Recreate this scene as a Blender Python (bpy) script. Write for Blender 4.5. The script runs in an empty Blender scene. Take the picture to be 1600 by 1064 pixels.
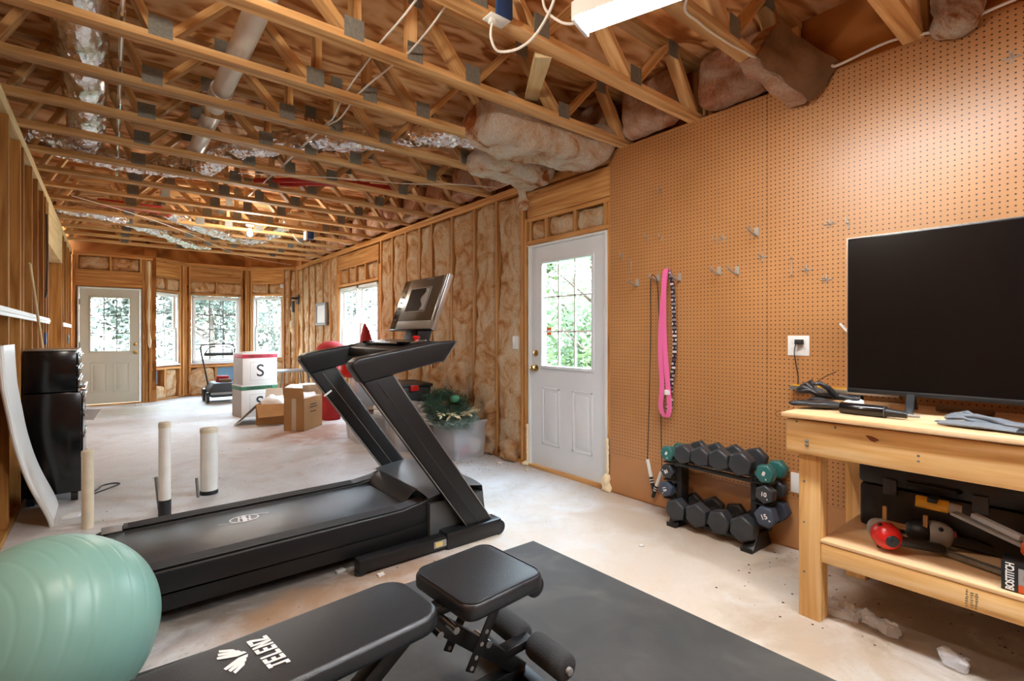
import bpy, bmesh, math, random
from mathutils import Vector, Matrix, noise
R = math.radians
PI = math.pi
sc = bpy.context.scene
COL = sc.collection

def S(r, g, b):
    f = lambda c: (c/255/12.92) if c/255 <= .04045 else ((c/255+.055)/1.055)**2.4
    return (f(r), f(g), f(b), 1.0)

# ------------------------------------------------------------------ camera
cam_d = bpy.data.cameras.new('camera'); cam = bpy.data.objects.new('camera', cam_d); COL.objects.link(cam)
cam.location = (0, 0, 1.25); cam.rotation_euler = (PI/2, 0, -.6792)
cam_d.sensor_width = 36; cam_d.lens = 780.7*36/1600; cam_d.shift_y = -.0058
cam_d.clip_start = .05; cam_d.clip_end = 200
sc.camera = cam
# ------------------------------------------------------------------ view, sky, daylight
sc.view_settings.view_transform = 'Standard'; sc.view_settings.look = 'None'
sc.view_settings.exposure = .9; sc.view_settings.gamma = 1.0
sc.view_settings.use_curve_mapping = False
sc.cycles.use_denoising = True
sc.cycles.max_bounces = 10; sc.cycles.diffuse_bounces = 5; sc.cycles.transparent_max_bounces = 12
sc.cycles.sample_clamp_indirect = 6.0
SKY = 32.0
w = bpy.data.worlds.new('overcast_sky'); sc.world = w; w.use_nodes = True
wn = w.node_tree.nodes; wl = w.node_tree.links
bg = wn['Background']; bg.inputs['Strength'].default_value = SKY
tc = wn.new('ShaderNodeTexCoord'); sep = wn.new('ShaderNodeSeparateXYZ'); wl.new(tc.outputs['Generated'], sep.inputs[0])
rp = wn.new('ShaderNodeValToRGB'); wl.new(sep.outputs['Z'], rp.inputs[0]); wl.new(rp.outputs[0], bg.inputs['Color'])
rp.color_ramp.elements[0].position = .0; rp.color_ramp.elements[0].color = (.84, .92, 1, 1)
rp.color_ramp.elements[1].position = .7; rp.color_ramp.elements[1].color = (.62, .80, 1, 1)

def portal(name, loc, rot, sx, sy):
    d = bpy.data.lights.new(name, 'AREA'); d.shape = 'RECTANGLE'; d.size = sx; d.size_y = sy
    d.cycles.is_portal = True
    o = bpy.data.objects.new(name, d); COL.objects.link(o); o.location = loc; o.rotation_euler = rot
    return o
# light portals sit in the real window and door openings; they only guide the sky's own light
portal('daylight_door_glass', (3.26, 3.12, 1.44), (0, R(90), 0), .95, .62)
portal('daylight_side_window', (3.30, 7.83, 1.42), (0, R(90), 0), 1.2, 1.5)
portal('daylight_far_door', (.0, 11.50, 1.44), (R(-90), 0, 0), .6, .95)
portal('daylight_bay_left', (.86, 11.85, 1.35), (R(-90), 0, R(45)), .55, 1.4)
portal('daylight_bay_middle', (1.76, 12.15, 1.35), (R(-90), 0, 0), 1.0, 1.4)
portal('daylight_bay_right', (2.75, 11.75, 1.35), (R(-90), 0, R(-45)), .6, 1.4)

# ------------------------------------------------------------------ mesh helpers
RND = random.Random(7)
def nz(p, s=1.0, seed=0.0):
    return noise.noise(Vector((p[0]*s+seed*7.13, p[1]*s-seed*3.7, p[2]*s+seed*1.9)))

class MB:
    def __init__(s): s.v = []; s.f = []; s.g = []; s.m = []; s.mi = 0
    def add(s, vs, fs, gs=None):
        n = len(s.v); s.v += [tuple(v) for v in vs]; s.f += [tuple(i+n for i in f) for f in fs]
        s.g += gs if gs else [(v[0], v[1], v[2]) for v in vs]
        s.m += [s.mi]*len(fs); return s
    def frame(s, o, ax, ay, az, l, wd, h):
        # box centred at o with half-axes along ax, ay, az; grain runs along ax
        o = Vector(o); k = (RND.uniform(0, 50), RND.uniform(0, 9), RND.uniform(0, 9)); vs = []; gs = []
        for i in (-.5, .5):
            for j in (-.5, .5):
                for q in (-.5, .5):
                    vs.append(o+ax*i*l+ay*j*wd+az*q*h); gs.append((i*l+k[0], j*wd+k[1], q*h+k[2]))
        return s.add(vs, [(0, 1, 3, 2), (4, 6, 7, 5), (0, 4, 5, 1), (2, 3, 7, 6), (0, 2, 6, 4), (1, 5, 7, 3)], gs)
    def box(s, lo, hi):
        d = [hi[i]-lo[i] for i in range(3)]; c = [(hi[i]+lo[i])/2 for i in range(3)]
        e = [Vector((1, 0, 0)), Vector((0, 1, 0)), Vector((0, 0, 1))]
        a = max(range(3), key=lambda i: d[i]); b = (a+1) % 3; q = (a+2) % 3
        return s.frame(c, e[a], e[b], e[q], d[a], d[b], d[q])
    def bar(s, p0, p1, wd, h, up=(0, 0, 1)):
        p0 = Vector(p0); p1 = Vector(p1); ax = (p1-p0); l = ax.length; ax.normalize()
        ay = Vector(up).cross(ax)
        if ay.length < 1e-4: ay = Vector((1, 0, 0)).cross(ax)
        ay.normalize(); az = ax.cross(ay)
        return s.frame((p0+p1)/2, ax, ay, az, l, wd, h)
    def tube(s, pts, r, n=8, closed=False, sq=1.0, caps=True):
        pts = [Vector(p) for p in pts]; N = len(pts); vs = []; gs = []; fs = []; prev = None; L = 0
        for i, p in enumerate(pts):
            t = (pts[(i+1) % N] if (i < N-1 or closed) else p) - (pts[i-1] if (i > 0 or closed) else p)
            t.normalize()
            if prev is None:
                a = Vector((0, 0, 1)) if abs(t.z) < .9 else Vector((1, 0, 0)); u = a.cross(t).normalized()
            else:
                u = (prev-t*prev.dot(t)).normalized()
            prev = u; v = t.cross(u); rr = r(i/(max(1, N-1))) if callable(r) else r
            if i: L += (p-pts[i-1]).length
            for k in range(n):
                a = 2*PI*k/n; vs.append(p+u*math.cos(a)*rr+v*math.sin(a)*rr*sq); gs.append((L, math.cos(a)*rr, math.sin(a)*rr))
        M = N if closed else N-1
        for i in range(M):
            for k in range(n):
                a = i*n+k; b = i*n+(k+1) % n; c2 = ((i+1) % N)*n+(k+1) % n; d = ((i+1) % N)*n+k
                fs.append((a, b, c2, d))
        if not closed and caps: fs.append(tuple(range(n-1, -1, -1))); fs.append(tuple((N-1)*n+k for k in range(n)))
        return s.add(vs, fs, gs)
    def cyl(s, p0, p1, r0, r1=None, n=20):
        r1 = r0 if r1 is None else r1
        return s.tube([p0, p1], lambda t: r0+(r1-r0)*t, n)
    def lathe(s, prof, o, ax=(0, 0, 1), n=24):
        az = Vector(ax).normalized(); u = (Vector((1, 0, 0)) if abs(az.x) < .9 else Vector((0, 1, 0))).cross(az).normalized(); v = az.cross(u)
        o = Vector(o); vs = []; fs = []
        for r_, h_ in prof:
            for k in range(n):
                a = 2*PI*k/n; vs.append(o+az*h_+u*math.cos(a)*r_+v*math.sin(a)*r_)
        for i in range(len(prof)-1):
            for k in range(n): fs.append((i*n+k, i*n+(k+1) % n, (i+1)*n+(k+1) % n, (i+1)*n+k))
        if prof[0][0] > 1e-5: fs.append(tuple(range(n-1, -1, -1)))
        if prof[-1][0] > 1e-5: fs.append(tuple((len(prof)-1)*n+k for k in range(n)))
        return s.add(vs, fs)
    def prism(s, poly, o, ux, uy, t):
        ux = Vector(ux); uy = Vector(uy); uz = ux.cross(uy).normalized(); o = Vector(o); n = len(poly)
        vs = [o+ux*a+uy*b for a, b in poly]+[o+ux*a+uy*b+uz*t for a, b in poly]
        ga = [(a, b, 0) for a, b in poly]+[(a, b, t) for a, b in poly]
        fs = [tuple(range(n-1, -1, -1)), tuple(range(n, 2*n))]+[(i, (i+1) % n, n+(i+1) % n, n+i) for i in range(n)]
        return s.add(vs, fs, ga)
    def grid(s, fn, nu, nv):
        vs = [fn(i/nu, j/nv) for i in range(nu+1) for j in range(nv+1)]
        fs = [(i*(nv+1)+j, (i+1)*(nv+1)+j, (i+1)*(nv+1)+j+1, i*(nv+1)+j+1) for i in range(nu) for j in range(nv)]
        return s.add(vs, fs)
    def puff(s, lo, hi, res=.04, amp=.02, ns=6., seed=1., rnd=.25, bend=None, hole=None):
        # soft, lumpy rounded block
        lo = Vector(lo); hi = Vector(hi); d = hi-lo; c = (lo+hi)/2
        n = [max(2, int(round(d[i]/res))) for i in range(3)]; idx = {}; vs = []; fs = []; gs = []
        def vid(i, j, k):
            key = (i, j, k)
            if key in idx: return idx[key]
            q = Vector((i/n[0]*2-1, j/n[1]*2-1, k/n[2]*2-1)); m = min(d)/2*rnd*2
            p = Vector([q[a]*d[a]/2 for a in range(3)])
            inner = Vector([max(-d[a]/2+m, min(d[a]/2-m, p[a])) for a in range(3)])
            e = p-inner
            nn = e.normalized() if e.length > 1e-6 else Vector((0, 0, 1))
            if e.length > 1e-6: p = inner+nn*m
            w_ = c+p; disp = (nz(w_, ns, seed)+.5*nz(w_, ns*2.3, seed+3)+.3*nz(w_, ns*5, seed+5))*amp
            w_ = w_+nn*disp
            if bend: w_ = Vector(bend(w_))
            idx[key] = len(vs); vs.append(w_); gs.append(tuple(c+p)); return idx[key]
        def face(ax, side):
            b, q = (ax+1) % 3, (ax+2) % 3
            for i in range(n[b]):
                for j in range(n[q]):
                    ids = []
                    for di, dj in ((0, 0), (1, 0), (1, 1), (0, 1)):
                        t = [0, 0, 0]; t[ax] = side*n[ax]; t[b] = i+di; t[q] = j+dj; ids.append(vid(*t))
                    fs.append(tuple(ids if side else ids[::-1]))
        for ax in range(3):
            face(ax, 0); face(ax, 1)
        return s.add(vs, fs, gs)
    def build(s, name, mat, parent=None, bevel=0, segs=2, smooth=35, mats=None, sub=0, mods=None):
        me = bpy.data.meshes.new(name); vs = s.v
        if parent:
            r = parent
            while r.parent: r = r.parent
            inv = (Matrix.Translation(r.location) @ r.rotation_euler.to_matrix().to_4x4()).inverted()
            vs = [inv @ Vector(v) for v in vs]
        me.from_pydata(vs, [], s.f)
        at = me.attributes.new('gc', 'FLOAT_VECTOR', 'POINT'); at.data.foreach_set('vector', [c for g in s.g for c in g])
        for m_ in (mats or [mat]): me.materials.append(m_)
        if mats: me.polygons.foreach_set('material_index', s.m)
        if bevel:
            bm = bmesh.new(); bm.from_mesh(me)
            bmesh.ops.recalc_face_normals(bm, faces=bm.faces)
            es = [e for e in bm.edges if len(e.link_faces) == 2 and e.calc_face_angle(0) > R(40)]
            bmesh.ops.bevel(bm, geom=es, offset=bevel, segments=segs, profile=.5, affect='EDGES', clamp_overlap=True)
            bm.to_mesh(me); bm.free()
        else:
            bm = bmesh.new(); bm.from_mesh(me); bmesh.ops.recalc_face_normals(bm, faces=bm.faces); bm.to_mesh(me); bm.free()
        if smooth:
            me.polygons.foreach_set('use_smooth', [True]*len(me.polygons))
            me.set_sharp_from_angle(angle=R(smooth))
        me.update()
        o = bpy.data.objects.new(name, me); COL.objects.link(o)
        if parent: o.parent = parent
        if sub:
            md = o.modifiers.new('smooth', 'SUBSURF'); md.levels = sub; md.render_levels = sub
        return o

def rpoly(wd, h, r, n=6):
    out = []
    for cx, cy, a0 in ((wd/2-r, h/2-r, 0), (-wd/2+r, h/2-r, 90), (-wd/2+r, -h/2+r, 180), (wd/2-r, -h/2+r, 270)):
        for k in range(n+1):
            a = R(a0+90*k/n); out.append((cx+r*math.cos(a), cy+r*math.sin(a)))
    return out
def smooth_path(pts, n=8, closed=False):
    pts = [Vector(p) for p in pts]; out = []; N = len(pts)
    for i in range(N if closed else N-1):
        g = lambda k: pts[k % N] if closed else pts[max(0, min(N-1, k))]
        p0, p1, p2, p3 = g(i-1), g(i), g(i+1), g(i+2)
        for k in range(n):
            t = k/n; out.append(.5*((2*p1)+(p2-p0)*t+(2*p0-5*p1+4*p2-p3)*t*t+(3*p1-p0-3*p2+p3)*t**3))
    if not closed: out.append(pts[-1])
    return out

def tag(o, label, cat, group=None, kind=None):
    o['label'] = label; o['category'] = cat
    if group: o['group'] = group
    if kind: o['kind'] = kind
    return o
def struct(o): o['kind'] = 'structure'; return o
def thing(name, label, cat, loc=(0, 0, 0), rz=0, group=None):
    o = bpy.data.objects.new(name, None); COL.objects.link(o); o.empty_display_size = .1
    o.location = loc; o.rotation_euler = (0, 0, rz); return tag(o, label, cat, group)
def dup(root, loc, rz=None, label=None, group=None):
    def cp(o, par):
        q = o.copy(); COL.objects.link(q)
        if par: q.parent = par
        for ch in [x for x in KIDS.get(o.name, [])]: cp(ch, q)
        return q
    r = cp(root, None); r.location = loc
    if rz is not None: r.rotation_euler = (0, 0, rz)
    if label: r['label'] = label
    if group: r['group'] = group
    return r
KIDS = {}
def index_kids():
    KIDS.clear()
    for o in COL.objects:
        if o.parent: KIDS.setdefault(o.parent.name, []).append(o)
def lettering(name, txt, size, loc, right, up, mat, parent, ext=.0008, bold=0.0, align='CENTER', sx=1.0):
    cu = bpy.data.curves.new(name, 'FONT'); cu.body = txt; cu.size = size; cu.extrude = ext; cu.offset = bold
    cu.align_x = align; cu.align_y = 'CENTER'; cu.materials.append(mat)
    tmp = bpy.data.objects.new(name+'_outline', cu); me = bpy.data.meshes.new_from_object(tmp); me.name = name
    bpy.data.objects.remove(tmp); bpy.data.curves.remove(cu)
    o = bpy.data.objects.new(name, me); COL.objects.link(o)
    x = Vector(right).normalized(); y = Vector(up); y = (y-x*y.dot(x)).normalized(); z = x.cross(y)
    M = Matrix(((x.x*sx, y.x, z.x, loc[0]), (x.y*sx, y.y, z.y, loc[1]), (x.z*sx, y.z, z.z, loc[2]), (0, 0, 0, 1)))
    if parent:
        r = parent
        while r.parent: r = r.parent
        M = (Matrix.Translation(r.location) @ r.rotation_euler.to_matrix().to_4x4()).inverted() @ M
        o.parent = parent
    o.matrix_local = M
    return o

# ------------------------------------------------------------------ materials
def new_mat(name):
    m = bpy.data.materials.new(name); m.use_nodes = True
    return m, m.node_tree.nodes, m.node_tree.links, m.node_tree.nodes['Principled BSDF']
def plain(name, col, rough=.5, metal=0., spec=.5, bump=0., bs=80., emit=None, es=0., trans=0., alpha=1., coat=0., vary=0., vs=6.):
    m, n, l, b = new_mat(name)
    b.inputs['Base Color'].default_value = col; b.inputs['Roughness'].default_value = rough; b.inputs['Metallic'].default_value = metal
    b.inputs['Specular IOR Level'].default_value = spec; b.inputs['Transmission Weight'].default_value = trans; b.inputs['Alpha'].default_value = alpha
    b.inputs['Coat Weight'].default_value = coat
    if emit: b.inputs['Emission Color'].default_value = emit; b.inputs['Emission Strength'].default_value = es
    t = n.new('ShaderNodeTexCoord')
    if bump:
        x = n.new('ShaderNodeTexNoise'); x.inputs['Scale'].default_value = bs; x.inputs['Detail'].default_value = 4
        l.new(t.outputs['Object'], x.inputs['Vector'])
        u = n.new('ShaderNodeBump'); u.inputs['Strength'].default_value = bump; u.inputs['Distance'].default_value = .01
        l.new(x.outputs['Fac'], u.inputs['Height']); l.new(u.outputs[0], b.inputs['Normal'])
    if vary:
        x = n.new('ShaderNodeTexNoise'); x.inputs['Scale'].default_value = vs; x.inputs['Detail'].default_value = 6
        l.new(t.outputs['Object'], x.inputs['Vector'])
        mx = n.new('ShaderNodeMix'); mx.data_type = 'RGBA'; mx.blend_type = 'MULTIPLY'; mx.inputs['Factor'].default_value = 1
        r = n.new('ShaderNodeMapRange'); r.inputs[1].default_value = .3; r.inputs[2].default_value = .7; r.inputs[3].default_value = 1-vary; r.inputs[4].default_value = 1+vary*.3
        l.new(x.outputs['Fac'], r.inputs[0]); mx.inputs['A'].default_value = col; l.new(r.outputs[0], mx.inputs['B']); l.new(mx.outputs['Result'], b.inputs['Base Color'])
    return m
def ramp(n, stops):
    r = n.new('ShaderNodeValToRGB'); e = r.color_ramp.elements
    while len(e) < len(stops): e.new(.5)
    for i, (p, c) in enumerate(stops): e[i].position = p; e[i].color = c
    return r
def wood(name, c0, c1, c2, grain=26., rough=.65, knots=.5, vary=.25, lscale=1.3):
    m, n, l, b = new_mat(name); b.inputs['Roughness'].default_value = rough; b.inputs['Specular IOR Level'].default_value = .25
    a = n.new('ShaderNodeAttribute'); a.attribute_name = 'gc'
    mp = n.new('ShaderNodeMapping'); mp.inputs['Scale'].default_value = (lscale, grain, grain); l.new(a.outputs['Vector'], mp.inputs['Vector'])
    x = n.new('ShaderNodeTexNoise'); x.inputs['Scale'].default_value = 1.0; x.inputs['Detail'].default_value = 5; x.inputs['Distortion'].default_value = .8
    l.new(mp.outputs[0], x.inputs['Vector'])
    r = ramp(n, [(.32, c0), (.5, c1), (.68, c2)]); l.new(x.outputs['Fac'], r.inputs[0])
    oi = n.new('ShaderNodeObjectInfo'); mr = n.new('ShaderNodeMapRange'); mr.inputs[3].default_value = 1-vary; mr.inputs[4].default_value = 1+vary*.4
    l.new(oi.outputs['Random'], mr.inputs[0])
    mx = n.new('ShaderNodeMix'); mx.data_type = 'RGBA'; mx.blend_type = 'MULTIPLY'; mx.inputs['Factor'].default_value = 1
    l.new(r.outputs[0], mx.inputs['A']); l.new(mr.outputs[0], mx.inputs['B'])
    out = mx.outputs['Result']
    if knots:
        m2 = n.new('ShaderNodeMapping'); m2.inputs['Scale'].default_value = (2.2, 9, 9); l.new(a.outputs['Vector'], m2.inputs['Vector'])
        v = n.new('ShaderNodeTexVoronoi'); v.inputs['Scale'].default_value = 1.; l.new(m2.outputs[0], v.inputs['Vector'])
        kr = ramp(n, [(.05, (1, 1, 1, 1)), (.13, (0, 0, 0, 1))]); l.new(v.outputs['Distance'], kr.inputs[0])
        km = n.new('ShaderNodeMix'); km.data_type = 'RGBA'
        ml = n.new('ShaderNodeMath'); ml.operation = 'MULTIPLY'; ml.inputs[1].default_value = knots; l.new(kr.outputs[0], ml.inputs[0])
        l.new(ml.outputs[0], km.inputs['Factor']); l.new(out, km.inputs['A']); km.inputs['B'].default_value = (c0[0]*.3, c0[1]*.22, c0[2]*.18, 1); out = km.outputs['Result']
    l.new(out, b.inputs['Base Color'])
    u = n.new('ShaderNodeBump'); u.inputs['Strength'].default_value = .15; u.inputs['Distance'].default_value = .004; l.new(x.outputs['Fac'], u.inputs['Height']); l.new(u.outputs[0], b.inputs['Normal'])
    return m
M = {}
M['truss'] = wood('truss_lumber', S(172, 122, 70), S(206, 160, 104), S(228, 190, 136), grain=16)
M['stud'] = wood('stud_lumber', S(172, 114, 58), S(204, 146, 84), S(224, 174, 112))
M['stud_dark'] = wood('old_stud_lumber', S(146, 96, 42), S(176, 124, 62), S(198, 148, 82))
M['pine'] = wood('pine_bench_lumber', S(196, 140, 78), S(226, 178, 112), S(240, 204, 148), grain=22, knots=.35, vary=.06, rough=.5)
M['pinetop'] = wood('pine_plywood_top', S(214, 170, 120), S(230, 192, 146), S(240, 210, 170), grain=10, knots=.12, vary=.04, rough=.5)
M['pale'] = wood('fresh_plywood', S(206, 180, 128), S(222, 200, 150), S(232, 214, 170), grain=14, knots=.1, vary=.05)

def plywood(name, c0, c1, c2, sc_=(1.2, 5., 3.)):
    m, n, l, b = new_mat(name); b.inputs['Roughness'].default_value = .8; b.inputs['Specular IOR Level'].default_value = .2
    t = n.new('ShaderNodeTexCoord'); mp = n.new('ShaderNodeMapping'); mp.inputs['Scale'].default_value = sc_; l.new(t.outputs['Object'], mp.inputs['Vector'])
    x = n.new('ShaderNodeTexNoise'); x.inputs['Scale'].default_value = .9; x.inputs['Detail'].default_value = 2.5; x.inputs['Distortion'].default_value = .6; l.new(mp.outputs[0], x.inputs['Vector'])
    ml = n.new('ShaderNodeMath'); ml.operation = 'MULTIPLY'; ml.inputs[1].default_value = 26; l.new(x.outputs['Fac'], ml.inputs[0])
    sn = n.new('ShaderNodeMath'); sn.operation = 'SINE'; l.new(ml.outputs[0], sn.inputs[0])
    ad = n.new('ShaderNodeMapRange'); ad.inputs[1].default_value = -1; l.new(sn.outputs[0], ad.inputs[0])
    y = n.new('ShaderNodeTexNoise'); y.inputs['Scale'].default_value = 2.2; y.inputs['Detail'].default_value = 8; l.new(mp.outputs[0], y.inputs['Vector'])
    mm = n.new('ShaderNodeMix'); mm.inputs['Factor'].default_value = .5; l.new(ad.outputs[0], mm.inputs['A']); l.new(y.outputs['Fac'], mm.inputs['B'])
    r = ramp(n, [(.2, c0), (.42, c1), (.8, c2)]); l.new(mm.outputs['Result'], r.inputs[0])
    v = n.new('ShaderNodeTexVoronoi'); v.inputs['Scale'].default_value = 1.6; m2 = n.new('ShaderNodeMapping'); m2.inputs['Scale'].default_value = (1.3, 3.2, 2); l.new(t.outputs['Object'], m2.inputs['Vector']); l.new(m2.outputs[0], v.inputs['Vector'])
    kr = ramp(n, [(.04, (1, 1, 1, 1)), (.1, (0, 0, 0, 1))]); l.new(v.outputs['Distance'], kr.inputs[0])
    km = n.new('ShaderNodeMix'); km.data_type = 'RGBA'; l.new(kr.outputs[0], km.inputs['Factor']); l.new(r.outputs[0], km.inputs['A']); km.inputs['B'].default_value = (c0[0]*.25, c0[1]*.2, c0[2]*.15, 1)
    l.new(km.outputs['Result'], b.inputs['Base Color'])
    return m
M['ply'] = plywood('subfloor_plywood', S(150, 86, 40), S(214, 152, 94), S(236, 190, 140), (2.2, 4.6, 3.))
M['sheath'] = plywood('wall_sheathing', S(130, 76, 34), S(168, 106, 52), S(190, 130, 74), (1, 1.5, 1.5))

def insulation(name, cols, ns=4.):
    m, n, l, b = new_mat(name); b.inputs['Roughness'].default_value = 1; b.inputs['Specular IOR Level'].default_value = .05
    t = n.new('ShaderNodeTexCoord')
    x = n.new('ShaderNodeTexNoise'); x.inputs['Scale'].default_value = ns; x.inputs['Detail'].default_value = 8; x.inputs['Roughness'].default_value = .62; x.inputs['Distortion'].default_value = 1.2
    l.new(t.outputs['Object'], x.inputs['Vector']); r = ramp(n, cols); l.new(x.outputs['Fac'], r.inputs[0]); l.new(r.outputs[0], b.inputs['Base Color'])
    mp = n.new('ShaderNodeMapping'); mp.inputs['Scale'].default_value = (1, 1, .45); l.new(t.outputs['Object'], mp.inputs['Vector'])
    y = n.new('ShaderNodeTexNoise'); y.inputs['Scale'].default_value = 46; y.inputs['Detail'].default_value = 9; y.inputs['Roughness'].default_value = .75; y.inputs['Distortion'].default_value = 2.5; l.new(mp.outputs[0], y.inputs['Vector'])
    fr = n.new('ShaderNodeMapRange'); fr.inputs[1].default_value = .32; fr.inputs[2].default_value = .62; fr.inputs[3].default_value = .74; fr.inputs[4].default_value = 1.2; l.new(y.outputs['Fac'], fr.inputs[0])
    fm = n.new('ShaderNodeMix'); fm.data_type = 'RGBA'; fm.blend_type = 'MULTIPLY'; fm.inputs['Factor'].default_value = 1; l.new(r.outputs[0], fm.inputs['A']); l.new(fr.outputs[0], fm.inputs['B']); l.new(fm.outputs['Result'], b.inputs['Base Color'])
    u = n.new('ShaderNodeBump'); u.inputs['Strength'].default_value = 1; u.inputs['Distance'].default_value = .03; l.new(y.outputs['Fac'], u.inputs['Height']); l.new(u.outputs[0], b.inputs['Normal'])
    return m
M['insul'] = insulation('wall_insulation', [(.30, S(176, 106, 60)), (.41, S(222, 166, 112)), (.52, S(242, 206, 162)), (.68, S(250, 230, 200))])
M['insul_pink'] = insulation('pink_insulation', [(.3, S(190, 118, 82)), (.45, S(224, 168, 132)), (.6, S(240, 206, 178)), (.75, S(246, 228, 208))])
M['insul_loose'] = insulation('loose_insulation', [(.37, S(186, 108, 60)), (.45, S(238, 204, 168)), (.54, S(250, 234, 214)), (.75, S(252, 244, 232))], 2.8)
M['kraft'] = plain('kraft_paper', S(122, 88, 56), .75, bump=.3, bs=25, vary=.35)
def foil(name):
    m, n, l, b = new_mat(name); b.inputs['Base Color'].default_value = (.90, .90, .92, 1); b.inputs['Metallic'].default_value = 1; b.inputs['Roughness'].default_value = .13
    t = n.new('ShaderNodeTexCoord'); mp = n.new('ShaderNodeMapping'); mp.inputs['Scale'].default_value = (14, 14, 14); l.new(t.outputs['Object'], mp.inputs['Vector'])
    x = n.new('ShaderNodeTexNoise'); x.inputs['Scale'].default_value = 3.2; x.inputs['Detail'].default_value = 6; x.inputs['Distortion'].default_value = 2.5; l.new(mp.outputs[0], x.inputs['Vector'])
    u = n.new('ShaderNodeBump'); u.inputs['Strength'].default_value = .2; u.inputs['Distance'].default_value = .02; l.new(x.outputs['Fac'], u.inputs['Height']); l.new(u.outputs[0], b.inputs['Normal'])
    return m
M['foil'] = foil('crinkled_foil')
def concrete():
    m, n, l, b = new_mat('concrete_floor'); b.inputs['Specular IOR Level'].default_value = .35
    t = n.new('ShaderNodeTexCoord')
    def no(s, d, dist=0.):
        x = n.new('ShaderNodeTexNoise'); x.inputs['Scale'].default_value = s; x.inputs['Detail'].default_value = d; x.inputs['Distortion'].default_value = dist; x.inputs['Roughness'].default_value = .6
        l.new(t.outputs['Object'], x.inputs['Vector']); return x
    a = no(1.1, 8, .8); r = ramp(n, [(.3, S(198, 196, 192)), (.48, S(216, 216, 215)), (.62, S(225, 227, 228)), (.8, S(232, 234, 236))]); l.new(a.outputs['Fac'], r.inputs[0])
    c = no(45, 6); r2 = ramp(n, [(.3, (.58, .54, .48, 1)), (.42, (1, 1, 1, 1))]); l.new(c.outputs['Fac'], r2.inputs[0])
    mx = n.new('ShaderNodeMix'); mx.data_type = 'RGBA'; mx.blend_type = 'MULTIPLY'; mx.inputs['Factor'].default_value = .7; l.new(r.outputs[0], mx.inputs['A']); l.new(r2.outputs[0], mx.inputs['B'])
    d = no(3.4, 9, 1.5); r3 = ramp(n, [(.36, (1, 1, 1, 1)), (.5, (0, 0, 0, 1))]); l.new(d.outputs['Fac'], r3.inputs[0])
    m3 = n.new('ShaderNodeMix'); m3.data_type = 'RGBA'; ml = n.new('ShaderNodeMath'); ml.operation = 'MULTIPLY'; ml.inputs[1].default_value = .22; l.new(r3.outputs[0], ml.inputs[0]); l.new(ml.outputs[0], m3.inputs['Factor'])
    l.new(mx.outputs['Result'], m3.inputs['A']); m3.inputs['B'].default_value = S(176, 146, 108); out = m3.outputs['Result']
    # sawdust, dirt and darker patches; the first paints warm near light as tan: (centre, radii, colour, strength)
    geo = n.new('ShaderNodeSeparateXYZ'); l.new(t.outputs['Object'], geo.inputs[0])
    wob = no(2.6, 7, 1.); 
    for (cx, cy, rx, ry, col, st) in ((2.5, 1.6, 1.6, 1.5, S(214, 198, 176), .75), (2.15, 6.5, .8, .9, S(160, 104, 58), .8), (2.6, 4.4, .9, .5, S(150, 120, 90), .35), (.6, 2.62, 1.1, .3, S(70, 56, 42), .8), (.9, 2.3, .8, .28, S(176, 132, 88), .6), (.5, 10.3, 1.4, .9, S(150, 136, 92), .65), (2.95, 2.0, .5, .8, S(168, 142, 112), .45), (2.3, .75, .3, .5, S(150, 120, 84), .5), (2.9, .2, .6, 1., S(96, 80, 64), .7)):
        def mth(op, a_, b_):
            q = n.new('ShaderNodeMath'); q.operation = op
            for i_, z in ((0, a_), (1, b_)):
                if isinstance(z, (int, float)): q.inputs[i_].default_value = z
                else: l.new(z, q.inputs[i_])
            return q.outputs[0]
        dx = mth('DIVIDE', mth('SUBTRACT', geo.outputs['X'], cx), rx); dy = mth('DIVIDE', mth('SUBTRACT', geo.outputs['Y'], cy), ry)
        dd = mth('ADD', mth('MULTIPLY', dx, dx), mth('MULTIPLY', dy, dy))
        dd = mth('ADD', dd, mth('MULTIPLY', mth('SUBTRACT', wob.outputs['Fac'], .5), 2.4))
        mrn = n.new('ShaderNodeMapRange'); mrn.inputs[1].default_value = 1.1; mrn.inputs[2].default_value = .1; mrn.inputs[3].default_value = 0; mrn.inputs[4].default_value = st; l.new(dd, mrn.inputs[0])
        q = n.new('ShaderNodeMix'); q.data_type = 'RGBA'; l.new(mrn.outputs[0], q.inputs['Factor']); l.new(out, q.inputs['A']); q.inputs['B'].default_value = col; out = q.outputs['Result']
    l.new(out, b.inputs['Base Color'])
    rr = n.new('ShaderNodeMapRange'); rr.inputs[3].default_value = .36; rr.inputs[4].default_value = .62; l.new(a.outputs['Fac'], rr.inputs[0]); l.new(rr.outputs[0], b.inputs['Roughness'])
    u = n.new('ShaderNodeBump'); u.inputs['Strength'].default_value = .25; u.inputs['Distance'].default_value = .004; l.new(c.outputs['Fac'], u.inputs['Height']); l.new(u.outputs[0], b.inputs['Normal'])
    return m
M['concrete'] = concrete()
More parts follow.
